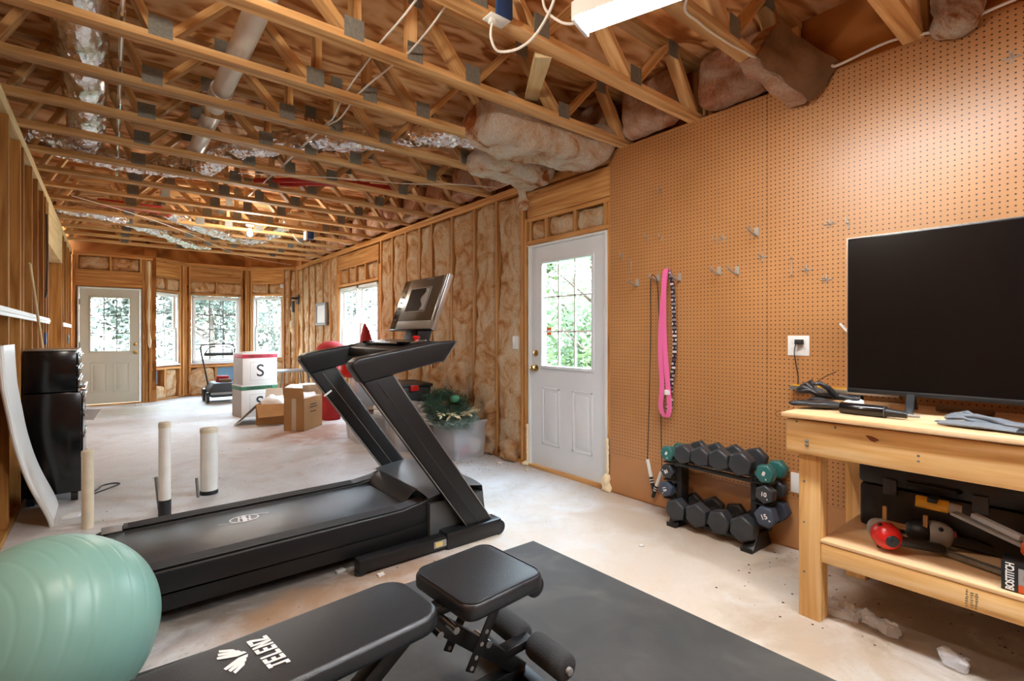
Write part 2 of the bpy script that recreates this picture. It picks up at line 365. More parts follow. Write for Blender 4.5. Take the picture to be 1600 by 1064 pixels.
def pegmat(holes=True):
    m, n, l, b = new_mat('pegboard_hardboard' if holes else 'plain_hardboard'); b.inputs['Roughness'].default_value = .36; b.inputs['Specular IOR Level'].default_value = .65
    t = n.new('ShaderNodeTexCoord')
    x = n.new('ShaderNodeTexNoise'); x.inputs['Scale'].default_value = 2.; x.inputs['Detail'].default_value = 9; l.new(t.outputs['Object'], x.inputs['Vector'])
    r = ramp(n, [(.3, S(174, 121, 71)), (.7, S(190, 136, 84))]); l.new(x.outputs['Fac'], r.inputs[0]); out = r.outputs[0]
    if holes:
        sp = n.new('ShaderNodeSeparateXYZ'); l.new(t.outputs['Object'], sp.inputs[0]); sq = []
        for ax in ('Y', 'Z'):
            d = n.new('ShaderNodeMath'); d.operation = 'DIVIDE'; d.inputs[1].default_value = .0254; l.new(sp.outputs[ax], d.inputs[0])
            fr = n.new('ShaderNodeMath'); fr.operation = 'FRACT'; l.new(d.outputs[0], fr.inputs[0])
            sb = n.new('ShaderNodeMath'); sb.operation = 'SUBTRACT'; sb.inputs[1].default_value = .5; l.new(fr.outputs[0], sb.inputs[0])
            ml = n.new('ShaderNodeMath'); ml.operation = 'MULTIPLY'; l.new(sb.outputs[0], ml.inputs[0]); l.new(sb.outputs[0], ml.inputs[1]); sq.append(ml.outputs[0])
        ad = n.new('ShaderNodeMath'); ad.operation = 'ADD'; l.new(sq[0], ad.inputs[0]); l.new(sq[1], ad.inputs[1])
        hr = n.new('ShaderNodeMapRange'); hr.inputs[1].default_value = .019; hr.inputs[2].default_value = .026; l.new(ad.outputs[0], hr.inputs[0])
        mx = n.new('ShaderNodeMix'); mx.data_type = 'RGBA'; l.new(hr.outputs[0], mx.inputs['Factor']); mx.inputs['A'].default_value = S(46, 24, 12); l.new(out, mx.inputs['B']); out = mx.outputs['Result']
        u = n.new('ShaderNodeBump'); u.inputs['Strength'].default_value = .6; u.inputs['Distance'].default_value = .004; l.new(hr.outputs[0], u.inputs['Height']); l.new(u.outputs[0], b.inputs['Normal'])
    l.new(out, b.inputs['Base Color']); return m
M['peg'] = pegmat(); M['hardboard'] = pegmat(False)
def glass(name, tint=(1, 1, 1, 1), gl=.08):
    m = bpy.data.materials.new(name); m.use_nodes = True; n = m.node_tree.nodes; l = m.node_tree.links; n.remove(n['Principled BSDF'])
    a = n.new('ShaderNodeBsdfTransparent'); a.inputs[0].default_value = tint; g = n.new('ShaderNodeBsdfGlossy'); g.inputs['Roughness'].default_value = .02
    x = n.new('ShaderNodeMixShader'); x.inputs[0].default_value = gl; l.new(a.outputs[0], x.inputs[1]); l.new(g.outputs[0], x.inputs[2]); l.new(x.outputs[0], n['Material Output'].inputs[0]); return m
M['glass'] = glass('window_glass', (.93, .95, .95, 1), .06)
def film(name, col, a=.5, rough=.25):
    m = bpy.data.materials.new(name); m.use_nodes = True; n = m.node_tree.nodes; l = m.node_tree.links; b = n['Principled BSDF']
    b.inputs['Base Color'].default_value = col; b.inputs['Roughness'].default_value = rough; b.inputs['Alpha'].default_value = a
    return m
M['bin'] = film('clear_plastic', (.82, .86, .9, 1), .42)
M['wrap'] = film('plastic_wrap', (.9, .93, .96, 1), .42, .1)
def leather():
    m, n, l, b = new_mat('black_vinyl'); b.inputs['Base Color'].default_value = S(27, 32, 38); b.inputs['Roughness'].default_value = .34; b.inputs['Specular IOR Level'].default_value = .7
    t = n.new('ShaderNodeTexCoord'); v = n.new('ShaderNodeTexVoronoi'); v.inputs['Scale'].default_value = 420; l.new(t.outputs['Object'], v.inputs['Vector'])
    u = n.new('ShaderNodeBump'); u.inputs['Strength'].default_value = .25; u.inputs['Distance'].default_value = .002; l.new(v.outputs['Distance'], u.inputs['Height']); l.new(u.outputs[0], b.inputs['Normal']); return m
M['vinyl'] = leather()
M['black'] = plain('black_plastic', S(21, 23, 26), .42, bump=.1, bs=300)
M['blackmetal'] = plain('black_painted_steel', S(18, 19, 21), .45)
M['gloss'] = plain('gloss_black', S(14, 14, 16), .16)
M['dkgrey'] = plain('dark_grey_plastic', S(58, 60, 63), .5, bump=.12, bs=250)
M['silver'] = plain('silver_trim', S(190, 190, 188), .28, metal=.9)
M['bronze'] = plain('console_bronze', S(104, 94, 80), .32, metal=.6)
M['steel'] = plain('galvanized_steel', S(132, 132, 124), .55, metal=.3, vary=.25, vs=60)
M['chrome'] = plain('bright_steel', S(205, 205, 205), .18, metal=1.)
M['brass'] = plain('brass', S(190, 160, 100), .25, metal=1.)
M['white'] = plain('white_paint', S(226, 228, 226), .45, vary=.05, vs=3)
M['doorwhite'] = plain('door_paint', S(222, 228, 232), .4, vary=.06, vs=2.5)
M['farwhite'] = plain('cool_door_paint', S(214, 217, 205), .42, vary=.05, vs=2.5)
M['vinylwhite'] = plain('window_vinyl', S(228, 229, 226), .4)
M['muntin'] = plain('grey_backlit_muntin', S(120, 124, 122), .5)
M['plastic'] = plain('white_plastic', S(236, 236, 232), .35)
M['pvc'] = plain('pvc_pipe_white', S(240, 238, 230), .35, vary=.08, vs=9)
M['pvcold'] = plain('pvc_pipe_cream', S(228, 214, 186), .4, vary=.12, vs=14)
M['tar'] = plain('black_tar', S(30, 30, 32), .5, bump=.6, bs=60, vary=.3, vs=40)
M['rubber'] = plain('rubber_hex', S(50, 53, 57), .4)
M['navy'] = plain('navy_rubber', S(62, 72, 88), .5)
M['teal'] = plain('teal_vinyl', S(42, 104, 100), .45)
M['ball'] = plain('teal_ball', S(134, 182, 171), .36, spec=.5, vary=.08, vs=3)
M['foam'] = plain('grey_foam', S(60, 61, 62), .85, bump=.3, bs=220)
M['belt'] = plain('walking_belt', S(64, 72, 78), .28, spec=.8, bump=.15, bs=300, vary=.2, vs=2)
M['pink'] = plain('pink_band', S(238, 108, 164), .55)
M['red'] = plain('red_plastic', S(206, 34, 30), .28)
M['redcloth'] = plain('red_fabric', S(164, 34, 36), .8, bump=.3, bs=60)
M['orange'] = plain('orange_plastic', S(206, 84, 32), .4)
M['yellow'] = plain('yellow_plastic', S(222, 168, 40), .4)
M['ltgrey'] = plain('light_grey_plastic', S(150, 150, 148), .45)
M['cardboard'] = plain('cardboard', S(184, 140, 90), .8, vary=.14, vs=5)
M['cardlight'] = plain('cardboard_inside', S(206, 190, 168), .8, vary=.08, vs=5)
M['paper'] = plain('white_carton', S(232, 230, 226), .6, vary=.05, vs=5)
M['cartgrey'] = plain('grey_carton_side', S(178, 172, 160), .65, vary=.1, vs=6)
M['greenband'] = plain('green_print', S(62, 122, 88), .6)
M['redband'] = plain('red_print', S(196, 52, 70), .6)
M['ink'] = plain('dark_ink', S(40, 40, 44), .6)
M['whiteink'] = plain('white_print', S(244, 244, 244), .5)
M['blue'] = plain('blue_foam_board', S(128, 178, 214), .7)
M['bluebox'] = plain('blue_electrical_box', S(30, 62, 110), .5)
M['cable'] = plain('black_cable', S(28, 28, 30), .5)
M['nm'] = plain('white_cable', S(224, 222, 214), .5)
M['cream'] = plain('cream_paint', S(214, 206, 180), .7, vary=.2, vs=4)
M['foamblob'] = plain('spray_foam', S(240, 224, 186), .9, bump=.5, bs=40)
M['screen'] = plain('tv_screen', S(9, 9, 10), .22, spec=.25)
M['pexred'] = plain('red_pex', S(188, 40, 34), .4)
M['leaf'] = plain('evergreen_needles', S(50, 78, 52), .8, vary=.45, vs=18)
M['leaf2'] = plain('frosted_needles', S(122, 142, 128), .8, vary=.3, vs=18)
M['straw'] = plain('straw_petals', S(226, 212, 172), .8)
M['glove'] = plain('glove_black', S(34, 34, 36), .42, bump=.35, bs=60)
M['gloveg'] = plain('glove_grey', S(112, 118, 126), .75, bump=.3, bs=60)
M['tree'] = plain('sunlit_leaves', S(66, 96, 36), .7, vary=.5, vs=3)
M['treedark'] = plain('far_leaves', S(68, 76, 62), .8, vary=.4, vs=2)
M['bark'] = plain('bark', S(84, 74, 64), .9, bump=.6, bs=14, vary=.3)
M['grass'] = plain('outdoor_grass', S(60, 74, 40), .9, vary=.4, vs=4)
M['bronzepaint'] = plain('grey_frame', S(132, 128, 118), .5)
def matmat():
    m, n, l, b = new_mat('rubber_floor_mat'); b.inputs['Roughness'].default_value = .62
    t = n.new('ShaderNodeTexCoord'); x = n.new('ShaderNodeTexNoise'); x.inputs['Scale'].default_value = 3.2; x.inputs['Detail'].default_value = 9; x.inputs['Distortion'].default_value = 1; l.new(t.outputs['Object'], x.inputs['Vector'])
    r = ramp(n, [(.35, S(66, 67, 66)), (.55, S(76, 76, 74)), (.75, S(96, 94, 90))]); l.new(x.outputs['Fac'], r.inputs[0]); l.new(r.outputs[0], b.inputs['Base Color'])
    wv = n.new('ShaderNodeTexWave'); wv.inputs['Scale'].default_value = 60; l.new(t.outputs['Object'], wv.inputs['Vector'])
    u = n.new('ShaderNodeBump'); u.inputs['Strength'].default_value = .4; u.inputs['Distance'].default_value = .003; l.new(wv.outputs['Fac'], u.inputs['Height']); l.new(u.outputs[0], b.inputs['Normal']); return m
M['mat'] = matmat()
def dots():
    m, n, l, b = new_mat('polka_dot_paper'); b.inputs['Roughness'].default_value = .6
    a = n.new('ShaderNodeAttribute'); a.attribute_name = 'gc'; v = n.new('ShaderNodeTexVoronoi'); v.inputs['Scale'].default_value = 38; v.inputs['Randomness'].default_value = .4; l.new(a.outputs['Vector'], v.inputs['Vector'])
    r = ramp(n, [(.2, S(30, 30, 34)), (.24, S(238, 236, 232))]); l.new(v.outputs['Distance'], r.inputs[0]); l.new(r.outputs[0], b.inputs['Base Color']); return m
M['dots'] = dots()
def checker():
    m, n, l, b = new_mat('black_white_pattern'); b.inputs['Roughness'].default_value = .7
    t = n.new('ShaderNodeTexCoord'); v = n.new('ShaderNodeTexBrick'); v.inputs['Scale'].default_value = 9; v.inputs['Color1'].default_value = S(236, 232, 230); v.inputs['Color2'].default_value = S(70, 30, 50); v.inputs['Mortar'].default_value = S(26, 20, 24); v.inputs['Mortar Size'].default_value = .06
    mp = n.new('ShaderNodeMapping'); mp.inputs['Rotation'].default_value = (0, R(90), R(90)); l.new(t.outputs['Object'], mp.inputs[0]); l.new(mp.outputs[0], v.inputs['Vector']); l.new(v.outputs['Color'], b.inputs['Base Color']); return m
M['check'] = checker()
M['bulb'] = plain('lit_bulb', (1, 1, 1, 1), .5, emit=(1, .92, .78, 1), es=40)
M['tube'] = plain('lit_lens', (1, 1, 1, 1), .5, emit=(.93, .97, 1, 1), es=58)

# ------------------------------------------------------------------ the room
class Wall:
    def __init__(s, o, d):
        s.o = Vector((o[0], o[1], 0)); s.d = Vector((d[0], d[1], 0)).normalized(); s.n = Vector((s.d.y, -s.d.x, 0)); s.z = Vector((0, 0, 1))
    def p(s, u, z, dep=0): return s.o+s.d*u+s.z*z-s.n*dep
    def box(s, mb, u0, u1, z0, z1, d0, d1):
        c = s.p((u0+u1)/2, (z0+z1)/2, (d0+d1)/2); L = [(u1-u0, s.d), (z1-z0, s.z), (d1-d0, -s.n)]
        L.sort(key=lambda t: -t[0]); return mb.frame(c, L[0][1], L[1][1], L[2][1], L[0][0], L[1][0], L[2][0])
    def piece(s, name, u0, u1, z0, z1, d0, d1, mat, parent, bevel=.002):
        mb = MB(); s.box(mb, u0, u1, z0, z1, d0, d1); return mb.build(name, mat, parent, bevel=bevel, segs=1)
    def batt(s, u0, u1, z0, z1, d0=.02, d1=.09, seed=1., mat=None, parent=None, amp=.022, res=.05, sag=0.0, name='insulation_batt'):
        # built around the origin in wall axes, then turned into place
        mb = MB(); mb.puff((u0, d0, z0), (u1, d1, z1), res, amp, 5.5, seed, .45)
        def f(v):
            dd = v[1]+sag*(.5-.5*math.cos(2*PI*(v[2]-z0)/(z1-z0)))*nz((v[0]*3, v[2]*1.4, seed), 1, seed)
            return s.p(v[0], v[2], dd)
        mb.v = [f(v) for v in mb.v]; return mb.build(name, mat or M['insul'], parent, smooth=80)

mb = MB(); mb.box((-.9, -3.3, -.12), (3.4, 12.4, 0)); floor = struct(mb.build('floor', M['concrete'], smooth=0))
mb = MB(); mb.box((-30, -30, -.32), (45, 60, -.22)); struct(mb.build('ground', M['grass'], smooth=0))
ceiling = MB().box((-.75, -3.3, 3.106), (3.32, 12.4, 3.13)).build('ceiling', M['ply'], smooth=0); struct(ceiling)

# ---- right wall: interior stud face X=3.11
WR = Wall((3.11, 11.18), (0, -1))
def uR(y): return 11.18-y
def sheath(wall, name, L, H, holes, d0, d1, mat, z0=0.0):
    mb = MB(); us = sorted({0, L}|{h[0] for h in holes}|{h[1] for h in holes})
    for a, b in zip(us, us[1:]):
        hs = sorted([(h[2], h[3]) for h in holes if h[0] <= a and h[1] >= b]); z = z0
        for h0, h1 in hs:
            if h0 > z: wall.box(mb, a, b, z, h0, d0, d1)
            z = h1
        if z < H: wall.box(mb, a, b, z, H, d0, d1)
    return struct(mb.build(name, mat, smooth=0))
doorR = (uR(3.60), uR(2.645), 0.0, 2.10); winR = (uR(8.62), uR(7.03), .80, 2.04)
wall_right = sheath(WR, 'wall_right', uR(-3.2), 3.106, [doorR, winR], .092, .105, M['sheath'])
for a, b, z in ((0, 14.38, 2.662), (0, 14.38, 2.624)): WR.piece('top_plate', a, b, z, z+.038, 0, .089, M['stud'], wall_right)
WR.piece('bottom_plate', 0, uR(3.66), 0, .038, 0, .089, M['stud'], wall_right); WR.piece('bottom_plate', uR(2.60), 14.38, 0, .038, 0, .089, M['stud'], wall_right)
stY = [11.1, 10.75, 10.35, 9.95, 9.5, 9.1, 8.74, 6.93, 6.55, 6.15, 5.76, 5.45, 4.98, 4.52, 4.115, 3.70]
for y in stY: WR.piece('stud', uR(y)-.019, uR(y)+.019, .038, 2.624, 0, .089, M['stud'], wall_right)
for y in (2.622, 2.0, 1.4, .8, .2, -.4, -1, -1.6, -2.2, -2.8): WR.piece('stud', uR(y)-.019, uR(y)+.019, .038, 2.624, .008, .089, M['stud'], wall_right)
WR.piece('trimmer_stud', uR(3.66), uR(3.625), 0, 2.355, -.004, .089, M['stud'], wall_right)
WR.piece('trimmer_stud', uR(8.70), uR(8.665), 0, 2.30, 0, .089, M['stud'], wall_right); WR.piece('trimmer_stud', uR(6.995), uR(6.96), .0, 2.30, 0, .089, M['stud'], wall_right)
WR.piece('header', uR(3.62), uR(2.604), 2.357, 2.60, -.002, .087, M['stud'], wall_right)
WR.piece('cripple_plate', uR(3.62), uR(2.604), 2.315, 2.353, -.002, .087, M['stud'], wall_right)
WR.piece('cripple_plate', uR(3.62), uR(2.604), 2.10, 2.138, 0, .089, M['stud'], wall_right)
for y in (3.58, 3.36, 3.0, 2.66): WR.piece('cripple_stud', uR(y)-.019, uR(y)+.019, 2.138, 2.315, 0, .089, M['stud'], wall_right)
for i, (a, b) in enumerate(((3.55, 3.39), (3.33, 3.03), (2.97, 2.69))): WR.batt(uR(a), uR(b), 2.14, 2.312, .0, .09, 40+i, parent=wall_right, amp=.025, res=.03)
WR.piece('header', uR(8.66), uR(7.0), 2.36, 2.60, 0, .089, M['stud'], wall_right)
WR.piece('cripple_plate', uR(8.66), uR(7.0), 2.06, 2.10, -.01, .089, M['stud'], wall_right)
for y in (8.62, 8.25, 7.9, 7.5, 7.03): WR.piece('cripple_stud', uR(y)-.019, uR(y)+.019, 2.10, 2.36, 0, .089, M['stud'], wall_right)
for i, (a, b) in enumerate(((8.6, 8.28), (8.22, 7.93), (7.87, 7.53), (7.46, 7.06))): WR.batt(uR(a), uR(b), 2.11, 2.35, .03, .09, 50+i, parent=wall_right, res=.06)
WR.piece('window_sill_plate', uR(8.66), uR(7.0), .755, .793, 0, .089, M['stud'], wall_right)
for y in (8.3, 7.85, 7.4): WR.piece('cripple_stud', uR(y)-.019, uR(y)+.019, .038, .755, 0, .089, M['stud'], wall_right)
for i, (a, b) in enumerate(((8.64, 8.32), (8.28, 7.87), (7.83, 7.42), (7.38, 7.0))): WR.batt(uR(a), uR(b), .04, .75, .02, .09, 60+i, parent=wall_right, res=.08)
for i, (a, b) in enumerate(zip(stY, stY[1:])):
    if a > 8.7 and b < 7: continue
    s_ = 11.3*i+3
    WR.batt(uR(a)+.026, uR(b)-.026, .03, 2.622, .006, .10, s_, parent=wall_right, amp=.024, res=.042 if b < 6 else .07, sag=.05)
for i, (a, b) in enumerate(((3.715, 3.67),)): pass
# slumped insulation at the foot of the wall
mb = MB(); mb.puff((2.95, 4.62, .25), (3.14, 5.38, 1.0), .03, .08, 6, 21, .5, bend=lambda v: (v.x+max(0, v.z-.6)*.35, v.y, v.z)); mb.build('slumped_insulation', M['insul'], wall_right, smooth=80)
mb = MB(); mb.puff((3.03, 3.76, .0), (3.14, 3.98, .20), .025, .04, 9, 22, .5); mb.build('slumped_insulation', M['insul'], wall_right, smooth=80)
mb = MB(); mb.puff((3.06, 4.13, .0), (3.15, 4.46, .75), .03, .05, 7, 27, .5); mb.build('slumped_insulation', M['insul'], wall_right, smooth=80)

# ---- back wall, Y=11.37, and the three bay walls
WB = Wall((-.60, 11.37), (1, 0))
def uB(x): return x+.60
wall_back = sheath(WB, 'wall_back', 1.22, 3.106, [(uB(-.42), uB(.45), 0, 2.09)], .092, .105, M['sheath'])
for z in (2.662, 2.624): WB.piece('top_plate', .12, 1.24, z, z+.038, 0, .089, M['stud'], wall_back)
for x in (-.465, .50, .545, .60): WB.piece('stud', uB(x)-.019, uB(x)+.019, 0, 2.624, 0, .089, M['stud'], wall_back)
WB.piece('header', uB(-.445), uB(.48), 2.16, 2.35, 0, .089, M['stud'], wall_back)
WB.piece('cripple_plate', uB(-.445), uB(.48), 2.10, 2.16, 0, .089, M['stud'], wall_back); WB.piece('cripple_plate', uB(-.445), uB(.48), 2.35, 2.385, 0, .089, M['stud'], wall_back)
for x in (-.42, .03, .46): WB.piece('cripple_stud', uB(x)-.019, uB(x)+.019, 2.385, 2.624, 0, .089, M['stud'], wall_back)
for i, (a, b) in enumerate(((-.40, .01), (.05, .44))): WB.batt(uB(a), uB(b), 2.39, 2.62, .01, .09, 70+i, parent=wall_back, res=.04)
mb = MB(); mb.tube(smooth_path([(.575, 11.37, 2.6), (.58, 11.355, 2.0), (.57, 11.35, 1.5), (.59, 11.355, 1.0)], 6), lambda t: .022+.008*math.sin(t*23), 8); mb.build('foam_bead', M['foamblob'], wall_back)

def bay(name, o, e, wu0, wu1, wz0, wz1, below):
    w_ = Wall(o, (e[0]-o[0], e[1]-o[1])); L = math.hypot(e[0]-o[0], e[1]-o[1])
    r = sheath(w_, name, L, 3.106, [(wu0-.01, wu1+.01, wz0-.02, wz1+.02)]+below, .092, .105, M['sheath'])
    for z in (2.662, 2.624): w_.piece('top_plate', 0, L, z, z+.038, 0, .089, M['stud'], r)
    for u in (.02, wu0-.035, wu1+.035, L-.02): w_.piece('stud', u-.019, u+.019, 0, 2.624, 0, .089, M['stud'], r)
    w_.piece('header', wu0-.05, wu1+.05, 2.37, 2.62, .004, .089, M['stud'], r)
    w_.piece('cripple_plate', wu0-.05, wu1+.05, wz1+.03, wz1+.07, 0, .089, M['stud'], r); w_.piece('cripple_plate', wu0-.05, wu1+.05, 2.335, 2.37, 0, .089, M['stud'], r)
    m_ = (wu0+wu1)/2; w_.piece('cripple_stud', m_-.019, m_+.019, wz1+.07, 2.335, 0, .089, M['stud'], r)
    w_.batt(wu0-.03, m_-.02, wz1+.07, 2.335, .015, .09, wu0*9+2, parent=r, res=.05); w_.batt(m_+.02, wu1+.03, wz1+.07, 2.335, .015, .09, wu0*9+5, parent=r, res=.05)
    w_.piece('window_sill_plate', wu0-.05, wu1+.05, wz0-.10, wz0-.062, -.005, .089, M['stud'], r)
    w_.piece('bottom_plate', 0, L, 0, .038, 0, .089, M['stud'], r)
    return w_, r, L
WL1, wall_bay_left, L1 = bay('wall_bay_left', (.62, 11.40), (1.19, 11.97), .06, .66, .68, 2.04, [(.06, .24, .30, .56)])
WL1.piece('stud', .30, .338, .038, .58, 0, .089, M['stud'], wall_bay_left)
WL1.batt(.36, .62, .03, .58, .02, .09, 81, parent=wall_bay_left); WL1.batt(.07, .29, .03, .28, -.02, .09, 82, parent=wall_bay_left)
WL1.piece('foam_board', .05, .26, .28, .57, .095, .105, M['blue'], wall_bay_left, 0)
WL2, wall_bay_middle, L2 = bay('wall_bay_middle', (1.19, 11.97), (2.33, 11.97), .127, .997, .675, 2.03, [(.58, .98, .1, .56)])
WL2.piece('stud', .53, .568, .038, .57, 0, .089, M['stud'], wall_bay_middle); WL2.batt(.08, .53, .03, .57, -.03, .09, 83, parent=wall_bay_middle, amp=.05)
WL2.piece('foam_board', .57, 1.0, .08, .56, .080, .092, M['blue'], wall_bay_middle, 0); WL2.piece('foam_board_seam', .57, 1.0, .30, .306, .0785, .081, M['ink'], wall_bay_middle, 0)
WL3, wall_bay_right, L3 = bay('wall_bay_right', (2.33, 11.97), (3.12, 11.18), .123, .78, .79, 2.06, [])
WL3.piece('stud', .93, .97, .038, 2.624, 0, .089, M['stud'], wall_bay_right); WL3.batt(.83, .93, .03, 2.62, .02, .09, 84, parent=wall_bay_right); WL3.batt(.97, 1.09, .03, 2.62, .0, .09, 85, parent=wall_bay_right, amp=.03)
WL3.batt(.1, .8, .03, .68, .0, .09, 86, parent=wall_bay_right)

# ---- left wall, interior stud face X=-.486, a doorway between Y 7.1 and 9.0
WLf = Wall((-.486, -3.2), (0, 1))
def uL(y): return y+3.2
wall_left = sheath(WLf, 'wall_left', uL(11.4), 3.106, [(uL(7.11), uL(9.0), 0, 2.2)], .142, .155, M['sheath'])
for a, b in ((0, uL(11.36)),):
    for z in (2.662, 2.624): WLf.piece('top_plate', a, b, z, z+.038, 0, .14, M['pale'], wall_left)
WLf.piece('bottom_plate', 0, uL(7.11), 0, .038, 0, .14, M['stud_dark'], wall_left)
WLf.piece('header', uL(7.07), uL(9.02), 2.20, 2.624, -.002, .14, M['pale'], wall_left)
for y in (-2.9, -2.3, -1.7, -1.1, -.5, .1, .7, 1.3, 1.9, 2.5, 3.1, 3.55, 4.0, 4.435, 4.977, 5.151, 5.672, 6.105, 6.585, 6.85, 7.10, 9.02, 9.38, 9.93, 10.55, 11.1):
    WLf.piece('stud', uL(y)-.038, uL(y), 0 if y > 7.05 else .038, 2.624 if not 7.05 < y < 9.03 else 2.2, 0, .14, M['stud_dark'], wall_left)
WLf.piece('trim_strip', uL(3.6), uL(7.0), 1.36, 1.415, -.016, -.001, M['plastic'], wall_left); WLf.piece('trim_strip', uL(3.6), uL(7.0), 1.382, 1.393, -.022, -.016, M['plastic'], wall_left)
WLf.piece('trim_strip', uL(9.05), uL(10.9), 1.36, 1.415, -.016, -.001, M['plastic'], wall_left)
# room beyond the doorway, just its far partition
mb = MB(); mb.box((-.80, 6.8, 0), (-.76, 9.3, 3.1)); mb.box((-.76, 6.8, 0), (-.64, 6.84, 3.1)); mb.box((-.76, 9.26, 0), (-.64, 9.3, 3.1)); struct(mb.build('wall_beyond', M['sheath'], smooth=0))
mb = MB(); mb.box((-3.2, 11.6, 2.45), (.55, 15.2, 2.6)); struct(mb.build('added_shade_roof', M['sheath'], smooth=0))  # unseen roof added over the far door to dim the floor inside

# ---- rear wall behind the camera
mb = MB(); mb.box((-.65, -3.3, 0), (3.25, -3.2, 3.106)); struct(mb.build('wall_rear', M['sheath'], smooth=0))

# ---- windows and doors
def mk_window(nm, wall, u0, u1, z0, z1, cols, rows, hung, mun, d=.03, barw=.014):
    mb = MB(); fw = .035
    for a, b, c_, e_ in ((u0, u1, z0, z0+fw), (u0, u1, z1-fw, z1), (u0, u0+fw, z0, z1), (u1-fw, u1, z0, z1)): wall.box(mb, a, b, c_, e_, d-.025, d+.075)
    wall.box(mb, u0-.02, u1+.02, z0-.03, z0, d-.05, d+.04)
    r = struct(mb.build(nm, M['vinylwhite'], bevel=.003, segs=1))
    zs = [(z0+fw, (z0+z1)/2+.018, d+.0), ((z0+z1)/2-.018, z1-fw, d+.03)] if hung else [(z0+fw, z1-fw, d+.01)]
    for k, (a, b, dd) in enumerate(zs):
        m = MB(); s = .032
        for q in ((u0+fw, u1-fw, a, a+s), (u0+fw, u1-fw, b-s, b), (u0+fw, u0+fw+s, a+s, b-s), (u1-fw-s, u1-fw, a+s, b-s)): wall.box(m, *q, dd, dd+.028)
        sash = m.build('sash', M['vinylwhite'], r, bevel=.002, segs=1)
        iu0, iu1, iz0, iz1 = u0+fw+s, u1-fw-s, a+s, b-s; m = MB()
        for i in range(1, cols): x = iu0+(iu1-iu0)*i/cols; wall.box(m, x-barw/2, x+barw/2, iz0, iz1, dd+.008, dd+.018)
        for j in range(1, rows): z = iz0+(iz1-iz0)*j/rows; wall.box(m, iu0, iu1, z-barw/2, z+barw/2, dd+.008, dd+.018)
        m.build('muntin_grid', mun, sash, smooth=0)
        m = MB(); wall.box(m, iu0, iu1, iz0, iz1, dd+.020, dd+.024); m.build('pane', M['glass'], sash, smooth=0)
    return r
mk_window('window_1', WL1, .055, .655, .68, 2.05, 2, 2, True, M['muntin'])
mk_window('window_2', WL2, .127, .997, .675, 2.03, 3, 4, False, M['muntin'], barw=.02)
mk_window('window_3', WL3, .123, .78, .79, 2.06, 2, 2, True, M['muntin'])
mk_window('window_4', WR, uR(8.60), uR(7.84), .80, 2.04, 2, 2, True, M['vinylwhite'])
mk_window('window_5', WR, uR(7.80), uR(7.04), .80, 2.04, 2, 2, True, M['vinylwhite'])

def mk_door(nm, wall, u0, z0, wd, ht, mat, hinge_side, flip, d=.02):
    # jamb, slab with glazed opening and two pressed panels
    jm = MB(); jw = .022
    for a, b, c_, e_ in ((u0-jw-.003, u0-.003, 0, z0+ht+jw), (u0+wd+.003, u0+wd+jw+.003, 0, z0+ht+jw), (u0-.003, u0+wd+.003, z0+ht+.004, z0+ht+jw)): wall.box(jm, a, b, c_, e_, -.006, .10)
    g0, g1, gz0, gz1 = u0+.155, u0+wd-.155, z0+.93, z0+1.87
    mb = MB()
    for q in ((u0, g0, z0, z0+ht), (g1, u0+wd, z0, z0+ht), (g0, g1, z0, gz0), (g0, g1, gz1, z0+ht)): wall.box(mb, *q, d, d+.044)
    r = struct(mb.build(nm, mat, smooth=0))
    jm.build('door_frame', M['white'], r, bevel=.002, segs=1)
    m = MB(); wall.box(m, u0-.02, u0+wd+.02, 0, z0-.006, -.01, .10); m.build('threshold', M['truss'], r, bevel=.003)
    m = MB(); s = .028
    for q in ((g0-s, g1+s, gz0-s, gz0), (g0-s, g1+s, gz1, gz1+s), (g0-s, g0, gz0, gz1), (g1, g1+s, gz0, gz1)): wall.box(m, *q, d-.012, d+.004)
    lite = m.build('glass_frame', mat, r, bevel=.005, segs=2)
    m = MB()
    for i in (1, 2):
        x = g0+(g1-g0)*i/3; wall.box(m, x-.008, x+.008, gz0, gz1, d+.006, d+.016); z = gz0+(gz1-gz0)*i/3; wall.box(m, g0, g1, z-.008, z+.008, d+.006, d+.016)
    m.build('muntin_grid', M['vinylwhite'] if not flip else M['muntin'], lite, smooth=0)  # far door's white bars coloured grey for their backlit shade
    m = MB(); wall.box(m, g0, g1, gz0, gz1, d+.018, d+.023); m.build('pane', M['glass'], lite, smooth=0)
    for a in (u0+.145, u0+wd-.145-.235):
        m = MB(); pz0, pz1 = z0+.2, z0+.73
        for q in ((a, a+.235, pz0, pz0+.02), (a, a+.235, pz1-.02, pz1), (a, a+.02, pz0, pz1), (a+.215, a+.235, pz0, pz1)): wall.box(m, *q, d-.004, d+.002)
        wall.box(m, a+.045, a+.19, pz0+.045, pz1-.045, d-.005, d+.002); m.build('panel', mat, r, bevel=.004, segs=2)
    hu = u0-.004 if hinge_side == 'L' else u0+wd+.004; ku = u0+wd-.065 if hinge_side == 'L' else u0+.065
    for z in (z0+.30, z0+1.04, z0+1.79): m = MB(); m.cyl(wall.p(hu, z-.05, d-.008), wall.p(hu, z+.05, d-.008), .009, n=10); wall.box(m, hu-.016, hu+.016, z-.048, z+.048, d-.006, d+.0); m.build('hinge', M['steel'], r)
    for z, rr in ((z0+.90, .028), (z0+1.04, .022)):
        m = MB(); o = wall.p(ku, z, d)
        m.lathe([(.033, 0), (.033, .006), (.014, .01), (.012, .03), (rr*.8, .036), (rr, .048), (rr*.85, .06), (0, .064)] if z < z0+.95 else [(.03, 0), (.03, .012), (.012, .016), (.012, .026), (0, .028)], o, wall.n, 20); m.build('knob' if z < z0+.95 else 'deadbolt', M['brass'], r)
    return r
door_1 = mk_door('door_1', WR, uR(3.578), .035, .914, 2.032, M['doorwhite'], 'R', False)
